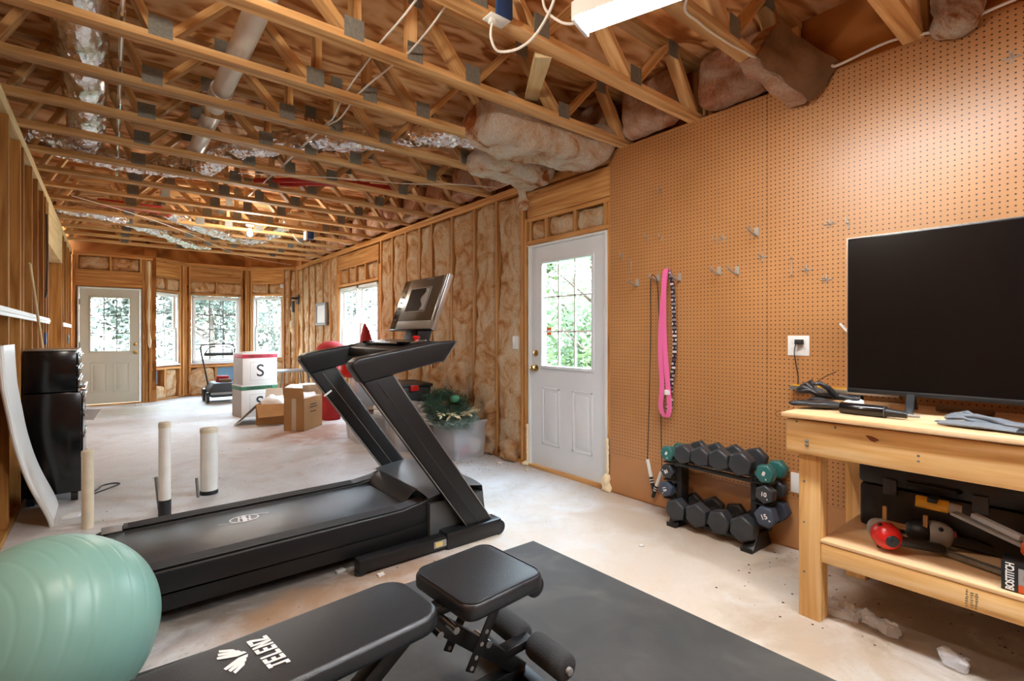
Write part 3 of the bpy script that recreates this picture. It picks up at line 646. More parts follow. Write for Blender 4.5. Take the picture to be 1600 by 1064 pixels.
m = MB(); WR.box(m, uR(3.385), uR(3.325), 1.245, 1.315, .036, .0375); m.build('sticker', M['orange'], door_1, smooth=0)
m = MB(); WR.box(m, uR(3.375), uR(3.335), 1.27, 1.29, .0345, .036); m.build('sticker_print', M['paper'], door_1, smooth=0)
for k, (y, z0, z1, r_) in enumerate(((3.607, .03, .40, .012), (2.625, .02, .42, .012))):
    m = MB(); m.tube([(3.10, y+.006*nz((i, k, 1), .7), z0+(z1-z0)*i/30) for i in range(31)], lambda t: r_*(.75+.9*abs(nz((t*9, k*3., 2)))), 7); m.build('foam_bead', M['foamblob'], door_1)
m = MB(); m.puff((3.055, 2.585, .0), (3.12, 2.665, .13), .014, .018, 22, 5, .5); m.build('foam_lump', M['foamblob'], door_1, smooth=80)
m = MB(); m.puff((3.06, 3.59, .0), (3.12, 3.655, .05), .012, .014, 25, 6, .5); m.build('foam_lump', M['foamblob'], door_1, smooth=80)
door_2 = mk_door('door_2', WB, uB(-.395), .03, .84, 2.032, M['farwhite'], 'L', True)

# ------------------------------------------------------------------ open-web floor trusses
def truss_y(k): return .72+.594*k-.0445
T0 = thing('floor_truss', 'open-web wooden floor truss nearest the camera, ending above the big television', 'truss', (1.3, truss_y(0), 2.70))
y = truss_y(0)
MB().bar((-.60, y, 2.719), (3.20, y, 2.719), .089, .038).build('bottom_chord', M['truss'], T0, bevel=.002, segs=1)
MB().bar((-.60, y, 3.087), (3.20, y, 3.087), .089, .038).build('top_chord', M['truss'], T0, bevel=.002, segs=1)
for xb, xt in ((-.46, -.29), (.17, .02), (.235, .53), (.92, .60), (1.62, 1.33), (1.69, 1.99), (2.37, 2.06), (2.43, 2.74), (3.06, 2.82)):
    MB().bar((xb, y, 2.742), (xt, y, 3.064), .087, .036, up=(0, 1, 0) if 0 else (0, 0, 1)).build('web', M['truss'], T0, bevel=.002, segs=1)
for x in (.965, 1.275, 3.17):
    mb = MB(); mb.box((x-.019, y-.0435, 2.74), (x+.019, y+.0435, 3.066)); mb.build('vertical_web', M['truss'], T0, bevel=.002, segs=1)
for x, z, wd in ((.2, 2.768, .10), (.945, 2.764, .10), (1.28, 2.764, .09), (1.655, 2.768, .10), (2.4, 2.768, .10), (.565, 3.056, .10), (2.025, 3.056, .10), (2.78, 3.056, .10), (1.28, 3.06, .08)):
    mb = MB(); mb.box((x-wd/2, y-.0475, z-.05), (x+wd/2, y-.0446, z+.05))
    for i in range(4):
        for j in range(3): mb.box((x-wd/2+.01+i*.024, y-.0485, z-.04+j*.03), (x-wd/2+.016+i*.024, y-.0474, z-.022+j*.03))
    mb.build('gusset_plate', M['steel'], T0, smooth=0)
index_kids()
ORD = ['first', 'second', 'third', 'fourth', 'fifth', 'sixth', 'seventh', 'eighth', 'ninth', 'tenth', 'eleventh', 'twelfth', 'thirteenth', 'fourteenth', 'fifteenth', 'sixteenth', 'seventeenth']
WHERE = {1: 'passing over the fluorescent light', 2: 'with an outlet box hung on it', 3: 'meeting the right wall at the pegboard corner', 4: 'passing above the white door', 5: 'next past the pegboard'}
for k in range(1, 17):
    dup(T0, (1.3, truss_y(k), 2.70), 0, 'open-web wooden floor truss, %s from the camera%s' % (ORD[k], ', '+WHERE[k] if k in WHERE else ' under the plywood'))

# close the outside corners of the bay
for x0, y0 in ((.60, 11.47), (1.17, 12.07), (2.37, 12.07), (3.22, 11.25)):
    mb = MB(); mb.box((x0-.09, y0-.06, -.1), (x0+.09, y0+.09, 3.12)); struct(mb.build('trim_corner', M['sheath'], smooth=0))

# ------------------------------------------------------------------ ceiling fittings
def one(mb, name, mat, label, cat, group=None, **kw):
    return tag(mb.build(name, mat, None, **kw), label, cat, group)
def ductpath(pts, r, sq=1., seed=0, n=18, seg=9, wr=.02):
    p = smooth_path(pts, seg*4); mb = MB(); mb.tube(p, r, n*3, sq=sq)
    mb.v = [tuple(Vector(v)+Vector((nz(v, 9, seed), nz(v, 9, seed+1), nz(v, 11, seed+2)))*wr+Vector((nz(v, 24, seed+4), nz(v, 24, seed+5), abs(nz(v, 30, seed+6))*1.8-.5))*wr*.8+Vector((nz(v, 55, seed+7), nz(v, 55, seed+8), nz(v, 50, seed+9)))*wr*.38) for v in mb.v]; return mb
mb = ductpath([(-.115, 1.2, 2.905), (-.115, 2.4, 2.905), (-.118, 3.4, 2.905), (-.125, 4.4, 2.9), (-.135, 5.1, 2.9), (-.14, 5.44, 2.895)], .118, 1.05, 3, 24, 8, .010)
one(mb, 'supply_duct', M['foil'], 'straight fat foil-wrapped duct running lengthwise between the trusses, upper left', 'duct', smooth=14)
mb = ductpath([(-.52, 5.45, 2.84), (-.1, 5.62, 2.80), (.3, 5.60, 2.80), (.66, 5.42, 2.80), (.80, 4.9, 2.84), (1.15, 4.42, 2.85), (1.75, 3.86, 2.86), (2.1, 3.44, 2.85), (2.45, 3.22, 2.84)], .105, .8, 5, 20, 8, .02)
one(mb, 'flexible_duct', M['foil'], 'crinkled foil flexible duct snaking across the trusses to the right-hand insulation', 'duct', smooth=14)
mb = ductpath([(-.5, 8.2, 2.80), (.0, 8.3, 2.78), (.6, 8.9, 2.74), (1.0, 9.5, 2.72), (1.35, 10.1, 2.80)], .085, .7, 7, 14, 6, .03)
one(mb, 'flexible_duct', M['foil'], 'thin foil flexible duct sagging under the trusses toward the far door', 'duct', smooth=14)
mb = ductpath([(.55, 7.6, 2.80), (1.1, 8.2, 2.74), (1.7, 8.6, 2.74), (2.0, 8.2, 2.82), (2.0, 7.4, 2.86)], .10, .75, 9, 14, 6, .03)
one(mb, 'flexible_duct', M['foil'], 'foil flexible duct looping around the lit bulb', 'duct', smooth=14)
# white drain pipe with a coupling, cut through by a joist hanger
dp = thing('drain_pipe', 'wide white plastic drain pipe running lengthwise above the truss chords', 'pipe', (.56, 3.6, 2.80))
mb = MB(); mb.cyl((.56, 1.9, 2.838), (.575, 5.0, 2.805), .058, n=24); mb.build('pipe', M['pvc'], dp)
mb = MB(); mb.cyl((.565, 3.66, 2.82), (.567, 3.80, 2.819), .066, n=24); mb.build('coupling', M['pvc'], dp)
mb = MB(); mb.bar((.566, 3.93, 2.86), (.566, 3.97, 2.74), .12, .02); mb.build('wood_block', M['truss'], dp)
for x in (.49, .645): mb = MB(); mb.box((x, 3.93, 2.74), (x+.012, 3.95, 2.90)); mb.build('strap', M['steel'], dp)
mb = MB(); mb.cyl((.047, 1.6, 2.765), (.06, 6.3, 2.765), .011, n=10); mb.cyl((.049, 2.95, 2.765), (.049, 3.0, 2.765), .016, n=10)
one(mb, 'conduit_pipe', M['chrome'], 'thin shiny metal pipe running beside the fat foil duct', 'pipe')
# cables
def wire(pts, r, mat, label, cat='cable', n=6, name='cable', group=None):
    mb = MB(); mb.tube(smooth_path(pts, 6), r, n); return one(mb, name, mat, label, cat, group)
wire([(1.06, 1.2, 2.86), (1.072, 2.014, 2.75), (1.084, 2.435, 2.745), (1.106, 2.626, 2.75), (1.144, 3.061, 2.75), (1.17, 3.35, 2.70), (1.212, 3.614, 2.755), (1.198, 4.264, 2.75), (1.2, 4.87, 2.75), (1.2, 6.2, 2.78)], .0055, M['nm'], 'white electrical cable draped along the trusses, left of a pair')
wire([(1.10, 1.2, 2.86), (1.196, 1.959, 2.75), (1.241, 2.46, 2.745), (1.23, 2.593, 2.75), (1.212, 3.027, 2.75), (1.215, 3.35, 2.71), (1.223, 3.676, 2.755), (1.23, 4.3, 2.78), (1.24, 5.2, 2.78)], .0055, M['nm'], 'white electrical cable draped along the trusses, right of a pair')
wire([(1.93, .95, 2.86), (1.948, 1.21, 2.70), (2.12, 1.25, 2.688), (2.35, 1.25, 2.688), (2.504, 1.235, 2.688), (2.60, 1.225, 2.688), (2.66, 1.20, 2.72)], .006, M['nm'], 'white cable running from the fluorescent light to the fallen paper-faced batt')
wire([(3.05, 1.02, 2.71), (3.055, .987, 2.70), (3.06, .809, 2.725), (3.06, .704, 2.72), (3.06, .539, 2.685), (3.06, .367, 2.70), (3.06, .1, 2.72)], .007, M['plastic'], 'white cable stapled along the top edge of the pegboard')
wire([(-.3, 6.9, 2.69), (.3, 7.4, 2.66), (.9, 8.4, 2.68), (1.6, 9.6, 2.66), (2.2, 10.3, 2.66), (2.9, 10.8, 2.68)], .0035, M['nm'], 'long white cable sagging under the far trusses')
wire([(.9, 5.0, 2.69), (1.6, 4.6, 2.69), (2.2, 4.35, 2.69), (2.6, 4.1, 2.70), (3.0, 4.0, 2.72)], .004, M['nm'], 'thin white wire stretched across to the hanging insulation')
wire([(2.05, 7.55, 2.69), (2.15, 7.6, 2.60), (2.3, 7.7, 2.60), (2.4, 7.9, 2.69)], .007, M['nm'], 'short white cable looping below the blue outlet box')
wire([(2.5, 5.6, 2.74), (2.62, 5.75, 2.70), (2.74, 5.9, 2.70), (2.85, 6.0, 2.75)], .007, M['pexred'], 'red wire hanging between trusses near the right wall', 'wire')
for i, (x, y0, l_) in enumerate(((1.15, 5.55, 'left of a pair'), (1.38, 5.5, 'right of a pair'))):
    mb = MB(); mb.tube(smooth_path([(x, y0, 2.80), (x+.35, y0-.35, 2.79), (x+.75, y0-.55, 2.79), (x+.95, y0-.6, 2.80)], 6), .028, 8)
    one(mb, 'storage_strap', M['pexred'], 'red strip tucked above the truss chords behind the foil duct, %s' % l_, 'strip')
mb = MB(); mb.box((-.1, 7.35, 2.745), (.5, 7.55, 2.80)); one(mb, 'storage_box', M['redband'], 'flat red package stowed in the trusses near the left wall', 'package', bevel=.01)
# outlet box on the third truss, with a plug and cord
ob = thing('outlet_box', 'blue outlet box with a white cover plate on a truss chord beside the fluorescent light', 'outlet', (1.375, 1.85, 2.70))
mb = MB(); mb.box((1.335, 1.80, 2.694), (1.445, 1.87, 2.700)); mb.build('cover_plate', M['plastic'], ob, bevel=.002)
mb = MB(); mb.box((1.36, 1.79, 2.70), (1.45, 1.805, 2.80)); mb.build('box', M['bluebox'], ob, bevel=.003)
mb = MB(); mb.box((1.35, 1.82, 2.672), (1.385, 1.85, 2.694)); mb.build('plug', M['nm'], ob, bevel=.004)
mb = MB(); mb.tube(smooth_path([(1.366, 1.835, 2.675), (1.36, 1.84, 2.62), (1.385, 1.845, 2.575), (1.42, 1.84, 2.565), (1.47, 1.78, 2.57), (1.50, 1.70, 2.60), (1.50, 1.60, 2.66), (1.49, 1.52, 2.74), (1.50, 1.45, 2.80), (1.55, 1.44, 2.80)], 6), .0065, 8); mb.build('cord', M['nm'], ob)
mb = MB(); mb.bar((1.765, 1.925, 2.715), (2.27, 2.60, 2.885), .089, .038)
one(mb, 'cross_brace', M['pale'], 'pale lumber brace slanting up between two trusses beside the fluorescent light', 'brace', bevel=.002, segs=1)
# fluorescent fixture (lamp)
def shop_light(a, b, label):
    a = Vector(a); b = Vector(b); d = (b-a).normalized(); sd = Vector((-d.y, d.x, 0)); up = Vector((0, 0, 1)); c = (a+b)/2; L = (b-a).length
    t = thing('fluorescent_light', label, 'light', tuple(c))
    mb = MB(); mb.frame(c+up*.045, d, sd, up, L, .15, .035); mb.frame(c+sd*.073+up*.022, d, sd, up, L, .005, .05); mb.frame(c-sd*.073+up*.022, d, sd, up, L, .005, .05); mb.build('housing', M['plastic'], t, smooth=0)
    for e in (-1, 1): mb = MB(); mb.frame(c+d*e*(L/2+.006)+up*.02, d, sd, up, .02, .152, .085); mb.build('end_cap', M['plastic'], t, bevel=.008)
    mb = MB(); mb.frame(c+up*.004, d, sd, up, L-.01, .125, .02); mb.build('lens', M['tube'], t, bevel=.006)
    for e in (-.35, .35): mb = MB(); mb.cyl(c+d*e*L+up*.06, c+d*e*L+up*.09, .004, n=6); mb.build('hanger', M['steel'], t)
    return t
shop_light((1.60, 1.50, 2.60), (1.98, .34, 2.60), 'lit white fluorescent light hanging at the top edge of the view')
shop_light((1.85, -.15, 2.60), (1.85, -1.35, 2.60), 'lit white fluorescent light hanging to the right behind the camera')
wire([(1.46, 1.6, 2.80), (1.50, 1.63, 2.70), (1.53, 1.57, 2.62), (1.56, 1.52, 2.595), (1.595, 1.50, 2.62)], .006, M['nm'], 'white cord feeding the near end of the fluorescent light')
# bulb
def bare_bulb(x, y, z, watts, label):
    lb = thing('light_bulb', label, 'bulb', (x, y, z))
    mb = MB(); mb.lathe([(.05, .07), (.05, .05), (.028, .03), (.022, .0)], (x, y, z), n=16); mb.build('holder', M['plastic'], lb)
    mb = MB(); mb.lathe([(.013, .0), (.018, -.02), (.032, -.05), (.03, -.075), (.016, -.09), (0, -.094)], (x, y, z), n=16); mb.build('glass_bulb', M['bulb'], lb)
    d = bpy.data.lights.new('bulb_light', 'POINT'); d.energy = watts; d.color = (1, .93, .82); d.shadow_soft_size = .04
    o = bpy.data.objects.new('bulb_light', d); COL.objects.link(o); o.parent = lb; o.location = (0, 0, -.14)
bare_bulb(1.44, 7.25, 2.63, 30, 'bare lit bulb in a porcelain holder under the far trusses')
bare_bulb(.30, 1.42, 2.63, 28, 'added unseen fill bulb in a porcelain holder overhead near the camera')  # out-of-view bulb added as fill light
sp = thing('outlet_box', 'small blue outlet box with a white cover on a far truss', 'outlet', (2.2, 7.30, 2.66))
mb = MB(); mb.box((2.17, 7.256, 2.60), (2.26, 7.34, 2.73)); mb.build('box', M['bluebox'], sp, bevel=.004)
mb = MB(); mb.box((2.145, 7.25, 2.585), (2.17, 7.35, 2.70)); mb.build('cover_plate', M['plastic'], sp, bevel=.003)

# loose insulation hanging from the ceiling on the right
mb = MB(); mb.puff((1.98, 2.56, 2.62), (3.085, 3.02, 2.93), .035, .045, 4.5, 31, .4, bend=lambda v: (v.x, v.y+(v.x-2.5)*-.12, v.z-.12*max(0, (v.x-2.15))*max(0, 1.15-(v.x-2.0))*1.2-.02))
one(mb, 'insulation_batt', M['insul_loose'], 'big torn tan insulation batt sagging out between the trusses above the white door', 'insulation', smooth=80)
mb = MB(); mb.puff((2.35, 3.14, 2.60), (3.10, 3.56, 2.86), .035, .04, 5, 33, .45, bend=lambda v: (v.x, v.y, v.z-.10*max(0, v.x-2.3)*max(0, 1-(v.x-2.3))))
mb.puff((2.86, 3.40, 2.36), (2.95, 3.48, 2.70), .025, .03, 9, 35, .5)
one(mb, 'insulation_batt', M['insul_loose'], 'smaller tan insulation clump hanging left of the big one, a wisp dangling down', 'insulation', smooth=80)
for k in [0]+list(range(2, 17)):
    if k == 0: continue
    y0 = truss_y(k-1)+.055 if k else .1; y1 = truss_y(k)-.055
    if k in (3, 4): 
        pass
    mb = MB(); w_ = .16 if k > 2 else .22
    lean = .28 if k in (1, 2) else .12
    mb.puff((2.96, y0, 2.708), (2.96+w_, y1, 3.09), .05 if k < 6 else .08, .03, 5, 100+k*3.1, .45, bend=lambda v, q=lean: (v.x-q*max(0, 2.9-v.z)+q*.1, v.y, v.z))
    one(mb, 'insulation_batt', M['insul_pink'], 'tan insulation batt stuffed above the right wall plate, %s bay from the camera' % ORD[k], 'insulation', 'insulation batts above the right wall plate', smooth=80)
# paper-faced batt falling over the pegboard edge
pb = thing('insulation_batt', 'paper-faced insulation batt folded out over the top of the pegboard, right of the fluorescent light', 'insulation', (2.9, 1.2, 2.7))
def slab(mb, a, b, c_, d_, t, nu=14, nv=8, seed=1, amp=.012):
    a, b, c_, d_ = map(Vector, (a, b, c_, d_)); nn = (b-a).cross(d_-a).normalized()
    def f(sgn): return lambda u, v: tuple((a*(1-u)*(1-v)+b*u*(1-v)+c_*u*v+d_*(1-u)*v)+nn*(sgn*t/2+nz((u*3+seed, v*3, seed), 1.5)*amp*2))
    n0 = len(mb.v); mb.grid(f(1), nu, nv); mb.grid(f(-1), nu, nv)
    N = (nu+1)*(nv+1); ring = [j for j in range(nv+1)]+[i*(nv+1)+nv for i in range(1, nu+1)]+[nu*(nv+1)+j for j in range(nv-1, -1, -1)]+[i*(nv+1) for i in range(nu-1, 0, -1)]
    for k in range(len(ring)): p_, q = ring[k], ring[(k+1) % len(ring)]; mb.f.append((n0+p_, n0+q, n0+N+q, n0+N+p_)); mb.m.append(mb.mi)
    return mb
mb = slab(MB(), (2.60, 1.23, 2.69), (3.05, 1.12, 2.55), (3.085, .99, 2.72), (2.745, 1.16, 2.895), .006, seed=3, amp=.014); mb.build('paper_facing', M['kraft'], pb, smooth=60)
mb = slab(MB(), (2.618, 1.30, 2.698), (3.065, 1.19, 2.558), (3.09, 1.06, 2.728), (2.762, 1.23, 2.90), .10, seed=3, amp=.02); mb.build('fiberglass', M['insul_pink'], pb, smooth=80)
mb = MB(); mb.puff((2.98, .40, 2.635), (3.11, .60, 3.02), .03, .025, 8, 37, .5); one(mb, 'insulation_batt', M['insul_loose'], 'lump of pink insulation bulging over the pegboard top at the far right', 'insulation', smooth=80)

# ------------------------------------------------------------------ pegboard wall
for y1, y0, l_ in ((2.60, 1.381, 'tall brown pegboard sheet beside the white door'), (1.379, .161, 'tall brown pegboard sheet behind the left half of the television'), (.159, -1.06, 'tall brown pegboard sheet beyond the right end of the television'), (-1.062, -2.28, 'tall brown pegboard sheet behind the camera')):
    mb = MB(); mb.box((3.098, y0, .30), (3.104, y1, 2.704)); one(mb, 'pegboard', M['peg'], l_, 'pegboard', smooth=0)
for y1, y0, l_ in ((2.60, 1.2, 'plain brown hardboard strip under the pegboard behind the dumbbell rack'), (1.198, -2.2, 'plain brown hardboard strip under the pegboard behind the workbench')):
    mb = MB(); mb.box((3.100, y0, .012), (3.106, y1, .298)); one(mb, 'hardboard_strip', M['hardboard'], l_, 'hardboard', smooth=0)
M['hookwire'] = plain('zinc_wire', S(176, 170, 160), .35, metal=.3)
def hook(kind, y, z, label):
    X = 3.098; t = None; mb = MB()
    if kind == 'L':
        mb.tube(smooth_path([(X+.004, y, z), (X-.03, y, z-.004), (X-.036, y, z+.002), (X-.037, y, z+.028)], 4), .0034, 6); mb.tube([(X-.002, y, z+.012), (X-.002, y, z-.03)], .0034, 6)
    elif kind == 'long':
        for d in (0, .012): mb.tube(smooth_path([(X-.002, y-d, z+.02), (X-.004, y-d, z-.02), (X-.012, y-d, z-.03), (X-.10, y-d, z-.005), (X-.112, y-d, z+.015)], 4), .0034, 6)
        mb.box((X-.005, y-.02, z-.03), (X-.001, y+.008, z+.022))
    elif kind == 'cross':
        mb.tube([(X-.003, y-.03, z), (X-.003, y+.03, z)], .0034, 6); mb.tube([(X-.003, y, z+.03), (X-.003, y, z-.025)], .0034, 6); mb.tube([(X-.003, y, z), (X-.045, y, z+.008)], .0034, 6)
    else:
        mb.tube([(X-.004, y, z+.05), (X-.004, y, z-.055)], .003, 6); mb.tube([(X-.003, y, z+.045), (X-.03, y, z+.05)], .0034, 6); mb.tube([(X-.003, y, z-.05), (X-.02, y, z-.05)], .0034, 6)
    return one(mb, 'pegboard_hook', M['hookwire'], label, 'hook')
for kd, y, z, l_ in (('L', 2.13, 2.29, 'small metal hook alone high on the pegboard near the white door'), ('L', 2.24, 1.97, 'small metal hook, left of a level pair above the pink band'), ('L', 2.12, 1.95, 'small metal hook, right of a level pair above the pink band'),
    ('L', 1.71, 1.87, 'small metal hook, left of a close pair mid pegboard'), ('cross', 1.66, 1.87, 'cross-shaped metal hook, right of a close pair mid pegboard'), ('long', 1.45, 1.885, 'long two-prong metal hook right of the close pair mid pegboard'),
    ('L', 2.47, 1.86, 'small metal hook nearest the white door'), ('bar', 2.39, 1.77, 'upright metal bracket on the pegboard close to the white door'), ('long', 2.34, 1.645, 'long metal hook under the upright bracket near the white door'),
    ('long', 2.155, 1.665, 'metal hook that the jump rope hangs from'), ('L', 2.055, 1.70, 'metal hook that the pink band hangs from'), ('long', 1.98, 1.655, 'metal hook just right of the pink band'),
    ('long', 1.69, 1.67, 'long metal hook, left of a pair right of the pink band'), ('long', 1.57, 1.66, 'long metal hook, right of a pair right of the pink band'), ('cross', 1.41, 1.72, 'metal cross hook above and left of the wall outlet, alone'),
    ('bar', 1.24, 1.645, 'thin upright metal hook above the wall outlet'), ('cross', 1.16, 1.62, 'metal cross hook right of the thin upright hook'), ('cross', 1.06, 1.555, 'lowest metal cross hook, left of the television'),
    ('cross', 1.045, 1.86, 'metal cross hook high left of the television top corner'), ('cross', .33, 2.47, 'metal cross hook high above the television'), ('L', .955, 1.85, 'small metal hook touching the television top left corner')):
    hook(kd, y, z, l_)
# jump rope
jr = thing('jump_rope', 'thin black jump rope with white and black handles hanging on the pegboard', 'jump rope', (3.05, 2.16, .3))
mb = MB(); mb.tube(smooth_path([(3.062, 2.217, .34), (3.066, 2.205, .8), (3.064, 2.19, 1.3), (3.05, 2.182, 1.60), (3.04, 2.165, 1.672), (3.04, 2.148, 1.672), (3.05, 2.125, 1.60), (3.062, 2.112, 1.2), (3.066, 2.106, .6), (3.062, 2.095, .28)], 8), .0032, 6); mb.build('rope', M['cable'], jr)
for (a, b) in (((3.062, 2.217, .34), (3.058, 2.16, .12)), ((3.052, 2.092, .275), (3.052, 2.165, .08))):
    a = Vector(a); b = Vector(b); mb = MB(); mb.cyl(a, a.lerp(b, .55), .0125, .0135, 14); h_ = mb.build('handle', M['plastic'], jr)
    mb = MB(); mb.cyl(a.lerp(b, .55), b, .0142, .013, 14)
    mb.build('grip', M['cable'], h_)
    mb = MB(); mb.cyl(a.lerp(b, .62), a.lerp(b, .65), .0147, n=14); mb.cyl(a.lerp(b, .70), a.lerp(b, .73), .0147, n=14); mb.build('stripe', M['plastic'], h_)
# pink band
pk = thing('exercise_band', 'long pink exercise band with a black and white patterned loop hanging on the pegboard', 'exercise band', (3.04, 2.02, .7))
def ribbon(pts, wv, th=.003, n=8):
    p = smooth_path(pts, n); mb = MB(); N = len(p); vs = []; wv = Vector(wv)
    for i, q in enumerate(p):
        t = (p[min(N-1, i+1)]-p[max(0, i-1)]).normalized(); nn = t.cross(wv).normalized(); ww = wv
        for a, b in ((-.5, -.5), (.5, -.5), (.5, .5), (-.5, .5)): vs.append(q+ww*a+nn*b*th)
    fs = [(i*4+k, i*4+(k+1) % 4, (i+1)*4+(k+1) % 4, (i+1)*4+k) for i in range(N-1) for k in range(4)]+[(3, 2, 1, 0), tuple((N-1)*4+k for k in range(4))]
    mb.add(vs, fs); return mb
ribbon([(3.062, 2.06, 1.700), (3.03, 2.072, 1.45), (3.028, 2.085, 1.15), (3.032, 2.075, .90), (3.04, 2.09, .74), (3.042, 2.06, .675), (3.035, 2.025, .69), (3.028, 2.012, .78), (3.022, 2.03, 1.0), (3.02, 2.05, 1.3), (3.02, 2.05, 1.6), (3.045, 2.052, 1.708), (3.07, 2.055, 1.69)], (.004, .040, 0)).build('pink_strap', M['pink'], pk, smooth=50)
ribbon([(3.075, 2.045, 1.70), (3.06, 2.01, 1.6), (3.055, 1.995, 1.4), (3.058, 1.99, 1.15), (3.06, 2.01, .95), (3.06, 2.03, .80), (3.058, 2.045, .72), (3.05, 2.025, .70), (3.045, 2.01, .80)], (.004, .034, 0)).build('patterned_strap', M['check'], pk, smooth=50)
mb = MB(); mb.box((3.015, 2.005, .83), (3.03, 2.045, .865)); mb.build('buckle_tag', M['plastic'], pk, bevel=.003)
# outlets on the pegboard and the stud
wo = thing('wall_outlet', 'white double outlet plate on the pegboard with a black charger plugged in', 'outlet', (3.09, 1.205, 1.186))
mb = MB(); mb.box((3.091, 1.145, 1.128), (3.098, 1.262, 1.244)); mb.build('cover_plate', M['plastic'], wo, bevel=.003)
for y in (1.18, 1.228):
    for z in (1.165, 1.207): mb = MB(); mb.lathe([(.016, 0), (.016, .002), (0, .003)], (3.091, y, z), (-1, 0, 0), 14); mb.build('socket', M['vinylwhite'], wo)
ch = thing('phone_charger', 'black charger in the white wall outlet, thin cord dropping to the bench', 'charger', (3.07, 1.19, 1.2))
mb = MB(); mb.box((3.055, 1.172, 1.193), (3.088, 1.212, 1.222)); mb.build('plug', M['cable'], ch, bevel=.004)
mb = MB(); mb.tube(smooth_path([(3.06, 1.205, 1.195), (3.065, 1.215, 1.15), (3.08, 1.212, 1.08), (3.08, 1.20, 1.0), (3.075, 1.205, .92)], 6), .0028, 6); mb.build('cord', M['cable'], ch)
mb = MB(); mb.box((3.09, 1.175, .335), (3.098, 1.245, .45)); one(mb, 'blank_wall_plate', M['plastic'], 'white blank plate low on the pegboard beside the bench leg', 'wall plate', bevel=.003)
mb = MB(); mb.box((3.092, 3.745, 1.11), (3.108, 3.82, 1.235)); mb.box((3.085, 3.778, 1.16), (3.093, 3.79, 1.185)); one(mb, 'light_switch', M['plastic'], 'white light switch on the stud left of the white door', 'switch', bevel=.002)
mb = MB(); mb.box((-.484, 9.94, 1.12), (-.462, 10.05, 1.25)); mb.box((-.462, 9.97, 1.15), (-.456, 10.02, 1.22)); one(mb, 'junction_box', M['steel'], 'grey metal electrical box on the left wall past the doorway', 'box', bevel=.003)
mb = MB(); mb.box((-.50, 6.60, 1.15), (-.470, 6.66, 1.27)); one(mb, 'junction_box', M['bluebox'], 'small blue electrical box on the left wall studs before the doorway', 'box', bevel=.003)
mb = MB(); mb.cyl((-.448, 5.05, 1.77), (-.448, 6.12, 1.02), .0095, n=8); one(mb, 'wooden_stick', M['pale'], 'thin pale wooden stick leaning against the left wall studs', 'stick')
wire([(-.46, 6.5, 2.4), (-.455, 6.5, 2.0), (-.46, 6.52, 1.75), (-.455, 6.45, 1.66), (-.46, 6.38, 1.6)], .009, M['dkgrey'], 'short grey cable dangling on the left wall studs')
mb = MB(); mb.box((2.842, 11.34, 2.25), (2.90, 11.40, 2.32)); one(mb, 'sensor_box', M['plastic'], 'small white box on the bay wall above the right window', 'sensor', bevel=.004)
bk = thing('wall_bracket', 'black metal wall bracket in the far right corner', 'bracket', (3.08, 11.0, 2.0))
mb = MB(); mb.box((2.96, 10.98, 1.99), (3.10, 11.02, 2.03)); mb.box((3.08, 10.92, 1.9), (3.10, 11.08, 2.08)); mb.build('arm', M['blackmetal'], bk); mb = MB(); mb.cyl((3.0, 11.0, 1.72), (3.0, 11.0, 1.95), .03, n=10); mb.build('holder', M['dkgrey'], bk)
pf = thing('picture_frame', 'small white panel in a grey frame leaning on the right wall studs beyond the window', 'frame', (3.08, 9.45, 1.63))
mb = MB()
for q in ((9.17, 9.73, 1.42, 1.47), (9.17, 9.73, 1.79, 1.84), (9.17, 9.22, 1.47, 1.79), (9.68, 9.73, 1.47, 1.79)): mb.box((3.055, q[0], q[2]), (3.098, q[1], q[3]))
mb.build('frame', M['bronzepaint'], pf, bevel=.004); mb = MB(); mb.box((3.07, 9.22, 1.47), (3.085, 9.68, 1.79)); mb.build('panel', M['paper'], pf, smooth=0)

# ------------------------------------------------------------------ gym floor
mb = MB(); mb.prism([(-.35, .55), (2.03, .55), (1.985, 2.255), (-.35, 2.285)], (0, 0, .0005), (1, 0, 0), (0, 1, 0), .011); one(mb, 'floor_mat', M['mat'], 'large dark grey ribbed rubber mat on the floor under the weight bench', 'mat', smooth=0)
# exercise ball
bl = thing('exercise_ball', 'large glossy teal exercise ball with moulded rings in the lower left', 'ball', (-.155, 2.15, 0))
C_ = Vector((-.155, 2.15, .30)); AX = Vector((-.62, -.55, .35)).normalized()
prof = []
for i in range(181):
    a = PI*i/180; r_ = .30
    for k in range(-6, 7):
        q = (a-PI/2-k*.19)/.012; r_ -= .0016*math.exp(-q*q)
    prof.append((max(0, r_*math.sin(a)), -r_*math.cos(a)))
mb = MB(); mb.lathe(prof, C_, AX, 96); mb.build('shell', M['ball'], bl, smooth=80)
mb = MB(); mb.lathe([(.012, .0), (.012, .004), (0, .006)], C_-AX*.30, -AX, 12); mb.build('valve_plug', M['plastic'], bl)

